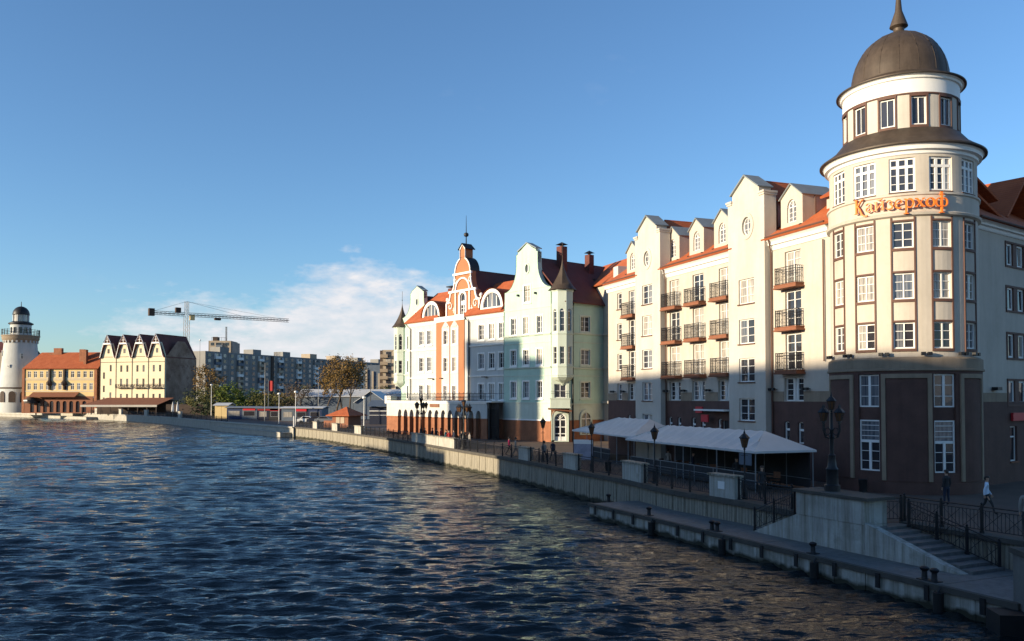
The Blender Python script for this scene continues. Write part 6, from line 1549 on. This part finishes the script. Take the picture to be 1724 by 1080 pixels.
t, L = shed('shop_row', 'row of small blue shop kiosks by the shore', 382, 433, 204, 2.9, .3, ['blue', 'bluegrey', 'blue'], 'steel', 6, cat='shops')
t, L = shed('shop_row', 'dark blue low shop with white roof edge right of the lamp mast', 474, 542, 190, 3.0, .3, ['bluegrey', 'navy', 'blue', 'navy'], 'canvas', 7, cat='shops')
t, L = shed('boathouse', 'purple-grey low boathouse partly hidden by the far end of the arcade', 622, 690, 165, 3.6, 1.2, ['navy', 'bluegrey'], 'bluegrey', 9, cat='boathouse')
part('white_rail', MB().box(0, L, -.1, -.03, 2.6, 2.75).box(0, L, -.1, -.03, 1.8, 1.88), ['white'], t)
t, L = shed('terrace_shop', 'white-roofed terrace shop among the bushes by the shore', 362, 384, 214, 3.4, .6, 'yellow', 'canvas', 5, cat='shop')
# kiosk with the red hipped roof
Yk = 148; k0 = thing('kiosk', 'little wooden kiosk with a red hipped roof beside the quay', 'kiosk', (fx(584, Yk), Yk, 0), R(-28)); k0.scale = (.84, .84, .9)
m = MB(); m.box(-2.1, 2.1, -2.1, 2.1, 0, 2.5); part('wall', m, ['slab'], k0); m = MB(); m.lathe([(4.4, 2.3), (4.4, 2.42), (1.0, 3.7), (.0, 4.15)], 4, sm=False, a0=45, a1=405); part('roof', m, ['tile'], k0)
for s in (-1.1, .1): part('shutter', MB().box(s, s + 1.0, -2.16, -2.105, .9, 2.1), ['tanbrick'], k0)
part('counter', MB().box(-5.2, -2.12, -1.2, .2, 0, 1.35), ['slab'], k0)
# lamps and poles on the far shore
def mast(px, Y, h, lab, m_='white', head=True, name='lamp_mast'):
    t = thing(name, lab, 'lamp post', (fx(px, Y), Y, 0), 0, 'masts on the far shore'); part('mast', MB().tube([(0, 0, 0), (0, 0, h)], [.09, .05], 6), [m_], t)
    if head: part('lamp_head', MB().lathe([(0, h + .35), (.3, h + .25), (.32, h), (.1, h - .1), (0, h - .1)], 10), ['white'], t)
mast(446, 185, 13.0, 'tall pale lamp mast rising before the slab block', 'concpale', False)
mast(470, 170, 6.0, 'white lamp mast by the dark shops', 'white')
mast(498, 158, 6.3, 'lamp with a white globe near the bend of the quay')
mast(613, 132, 5.2, 'double-headed white lamp right of the kiosk')
mast(624, 190, 10.5, 'thin black pole before the gabled market tent', 'iron', False)
mast(356, 215, 8.5, 'lamp pole right of the four-gabled house', 'white')
mast(336, 300, 26, 'tall floodlight mast right of the four-gabled house', 'iron')
mast(536, 200, 9, 'slim pole left of the rusty tree', 'concpale', False)
t = thing('flag', 'red flag on a pole before the slab block', 'flag', (fx(452, 200), 200, 0)); part('pole', MB().tube([(0, 0, 0), (0, 0, 9.6)], .06, 5), ['steel'], t)
m = MB()
for i in range(5):
    y0, y1 = .15 * math.sin(i * 1.3), .15 * math.sin((i + 1) * 1.3); m.poly([(.02 + .24 * i, y0, 7.0), (.02 + .24 * (i + 1), y1, 6.9), (.02 + .24 * (i + 1), y1, 9.3), (.02 + .24 * i, y0, 9.4)])
part('cloth', m, ['redcloth'], t)
for px, c, lab in ((500, 'white', 'white'), (516, 'navy', 'dark blue'), (529, 'steel', 'grey'), (568, 'charcoal', 'black')):
    t = thing('parked_car', f'{lab} car parked behind the quay near the kiosk', 'car', (fx(px, 172), 172, 0), R(5), 'cars parked behind the quay')
    pr = [(0, .35), (4.2, .35), (4.25, .75), (4.0, .95), (3.1, 1.0), (2.6, 1.42), (1.2, 1.45), (.6, 1.0), (.05, .9)]
    part('body', MB().prism_y(pr, 0, 1.7), [c], t); part('side_window', MB().poly([(.85, -.01, 1.0), (2.9, -.01, 1.0), (2.5, -.01, 1.36), (1.25, -.01, 1.38)]), [G_DARK], t)
    for x in (.85, 3.4):
        for y in (-.02, 1.52): part('wheel', MB().tube([(x, y, .32), (x, y + .2, .32)], .32, 12), ['black'], t)

# ---------------------------------------------------------------- trees and bushes
def tree(px, Y, h, wd, leaf, lab, n=1500, trunk=2, base=.35, kind='tree', size=.55, squash=1.0, seed=0):
    r_ = random.Random(seed + int(px)); t = thing(kind, lab, 'tree' if kind.endswith('tree') else 'bush', (fx(px, Y), Y, 0), 0, 'trees on the far shore'); m = MB(); tips = []
    def limb(p, d, L, r0, lv):
        pts = [p]; q = p; dd = d.copy()
        for i in range(3): dd = (dd + Vector((r_.gauss(0, .12), r_.gauss(0, .12), .06))).normalized(); q = q + dd * (L / 3); pts.append(q)
        m.tube(pts, [r0, r0 * .8, r0 * .62, r0 * .42], 6 if lv == 0 else 4)
        if lv < 2:
            for k in range(4 if lv == 0 else 3):
                a = r_.random() * 6.28; nd = (dd * .75 + Vector((math.cos(a), math.sin(a), .25)) * .75).normalized(); limb(pts[r_.choice((2, 3))], nd, L * .62, r0 * .5, lv + 1)
        else: tips.append(q)
    if trunk:
        for k in range(trunk): limb(Vector(((k - (trunk - 1) / 2) * wd * .16, r_.gauss(0, .3), 0)), Vector((r_.gauss(0, .08), r_.gauss(0, .08), 1)).normalized(), h * .52, h * .022, 0)
        part('trunk', m, ['bark'], t)
    zc0 = h * base; cl = []
    for _ in range(26):
        for _ in range(50):
            v = Vector((r_.uniform(-1, 1), r_.uniform(-1, 1), r_.uniform(-1, 1)))
            if v.length < 1: break
        cl.append((Vector((v.x * wd / 2, v.y * wd / 2, zc0 + (h - zc0) * (v.z + 1) / 2)), r_.uniform(.10, .24) * wd))
    cl += [(p, .13 * wd) for p in tips if p.z > zc0]
    c = MB()
    for i in range(n):
        p0, rr = cl[r_.randrange(len(cl))]; p = p0 + Vector((r_.gauss(0, .5), r_.gauss(0, .5), r_.gauss(0, .45))) * rr
        if p.z < .1: p.z = .1 + r_.random()
        a, b = r_.random() * 6.28, r_.uniform(-.9, .9); s = size * r_.uniform(.5, 1.25); u = Vector((math.cos(a), math.sin(a), b)).normalized() * s; w2 = u.orthogonal().normalized() * s * .7
        c.poly([p - u * .5 - w2 * .3, p + w2 * .5, p + u * .6, p - w2 * .5])
    part('crown' if kind.endswith('tree') else 'foliage', c, [LEAF[leaf]], t)
tree(577, 232, 16.2, 12, 'rust', 'big half-bare tree with rusty buds before the slab block', 4200, 3, .38, size=.5)
tree(551, 222, 13.5, 5, 'rust', 'slim half-bare tree left of the big rusty one', 1500, 1, .35, size=.42)
tree(345, 262, 15.5, 8.5, 'rust', 'rusty crowned tree right of the four-gabled house', 1500, 1, .25)
tree(334, 258, 7.5, 8, 'dark', 'dark green bush at the foot of the four-gabled house', 1300, 0, .0, 'bush')
tree(362, 250, 9.5, 8, 'olive', 'olive tree right of the rusty crowned one', 1400, 1, .15)
tree(389, 236, 9.2, 7.0, 'green', 'fresh yellow-green tree above the blue kiosks', 1600, 1, .15)
tree(416, 240, 7.8, 10, 'green', 'spreading yellow-green bush above the blue kiosks', 1500, 0, .0, 'bush')
tree(436, 236, 6.6, 7, 'olive', 'olive bush left of the tall pale mast', 1000, 0, .0, 'bush')
tree(468, 250, 8.0, 10, 'olive', 'olive bush right of the red flag', 1300, 0, .0, 'bush')
tree(498, 236, 9.4, 9, 'twig', 'bare brown bush at the left end of the market hall', 1600, 2, .15, 'tree', size=.35)
tree(520, 262, 8.4, 8, 'olive', 'olive tree behind the market hall', 900, 1, .2)
tree(640, 270, 9, 8, 'dark', 'dark tree behind the gabled market tent', 900, 1, .2)
tree(312, 246, 4.2, 7, 'dark', 'low dark hedge bush by the closed parasols', 800, 0, .0, 'bush')
tree(350, 232, 4.0, 9, 'dark', 'low dark bush right of the closed parasols', 900, 0, .0, 'bush')
for k, (px, Y, h, wd, lf, lab) in enumerate(((340, 244, 7.5, 9, 'olive', 'olive bush by the lamp pole, left'), (372, 256, 7.8, 9, 'dark', 'dark bush behind the terrace shop'), (400, 252, 6.5, 10, 'olive', 'olive bush between the two yellow-green ones'), (452, 262, 7.2, 9, 'rust', 'rusty bush behind the red flag'), (486, 256, 7.0, 9, 'rust', 'rusty bush left of the bare brown one'), (534, 250, 7.5, 8, 'twig', 'bare brown bush left of the slim half-bare tree'), (600, 262, 9.0, 10, 'twig', 'bare brown bush right of the big rusty tree'), (620, 275, 8.5, 9, 'olive', 'olive bush behind the gabled market tent'))):
    tree(px, Y, h, wd, lf, lab, 1400, 0, .0, 'bush', size=.5, seed=k)
c = MB(); r_ = random.Random(3)
for i in range(5000):
    x = r_.uniform(-420, 60); y = 620 + r_.uniform(0, 30); z = r_.random() ** 1.4 * (9 + 4 * math.sin(x * .05) + 3 * math.sin(x * .17)); s = 2.2
    a = r_.random() * 6.28; u = Vector((math.cos(a), math.sin(a), r_.uniform(-.6, .6))) * s; w2 = u.orthogonal().normalized() * s * .7; p = Vector((x, y, z)); c.poly([p - u * .5, p + w2 * .5, p + u * .5, p - w2 * .5])
wb = link('far_woodland', c.mesh('far_woodland', [LEAF['olive']])); tag(wb, 'far belt of trees on the horizon', 'trees', kind='stuff')

# ================================================================ houses on the near bank, out of view to the left: sized so their long evening shadows fall across the river
hv = Vector((math.sin(R(SUN_AZ)), math.cos(R(SUN_AZ)), 0)); wv = Vector((-hv.y * -1, hv.x * -1, 0)); wv = Vector((hv.y, -hv.x, 0))
def bank_house(lab, q0, q1, s, zr, rise, D=12, mt='stone'):
    a = hv * s + wv * q0; L = q1 - q0; t = thing('riverside_house', lab, 'house', (a.x, a.y, 0), math.atan2(wv.y, wv.x), 'houses on the near bank'); ze = zr - rise
    part('wall', MB().box(0, L, -D if False else 0, D, 0, ze), [mt], t)
    part('roof', MB().slab((-.5, -.6, ze), (L + .5, -.6, ze), (L + .5, D / 2, zr), (-.5, D / 2, zr), .2).slab((-.5, D / 2, zr), (L + .5, D / 2, zr), (L + .5, D + .6, ze), (-.5, D + .6, ze), .2), ['tiledark'], t)
    part('gable', MB().poly([(0, 0, ze), (0, D, ze), (0, D / 2, zr - .1)]).poly([(L, 0, ze), (L, D, ze), (L, D / 2, zr - .1)]), [mt], t)
    n = int(L / 4)
    for i in range(n):
        for z in range(int((ze - 2) / 3.2)): far_window(t, L * (i + .5) / n - .6, -.02, 1.6 + 3.2 * z, 1.2, 1.7)
    return t
TN = math.tan(R(SUN_EL))
bank_house('long tall riverside house on the near bank, nearest the bridge', -75, 69, 62, 7.5 + 108 * TN, 3.5)
bank_house('low unseen house added to shade the quay wall, left of the long one', 84.0, 90.0, 62, .2 + 96 * TN, 1.5)  # unseen blocker, added to keep sun off the quay wall
bank_house('low unseen house added to shade the quay wall, right of the tall one', 105.8, 115.0, 62, -.3 + 93 * TN, 1.5)  # also an unseen blocker, extends the shade along the quay wall
bank_house('narrow riverside house on the near bank with the lower roof', 90.2, 94, 62, 10.9 + 110 * TN, 1.5)
bank_house('tall riverside house on the near bank', 94.1, 105.6, 62, 13.3 + 110 * TN, 2.5)
bank_house('riverside house on the near bank further upstream', 156, 214, 95, 1.6 + 124 * TN, 3)
bank_house('riverside house on the near bank furthest upstream', 214.3, 282.5, 95, 1.4 + 114 * TN, 3)
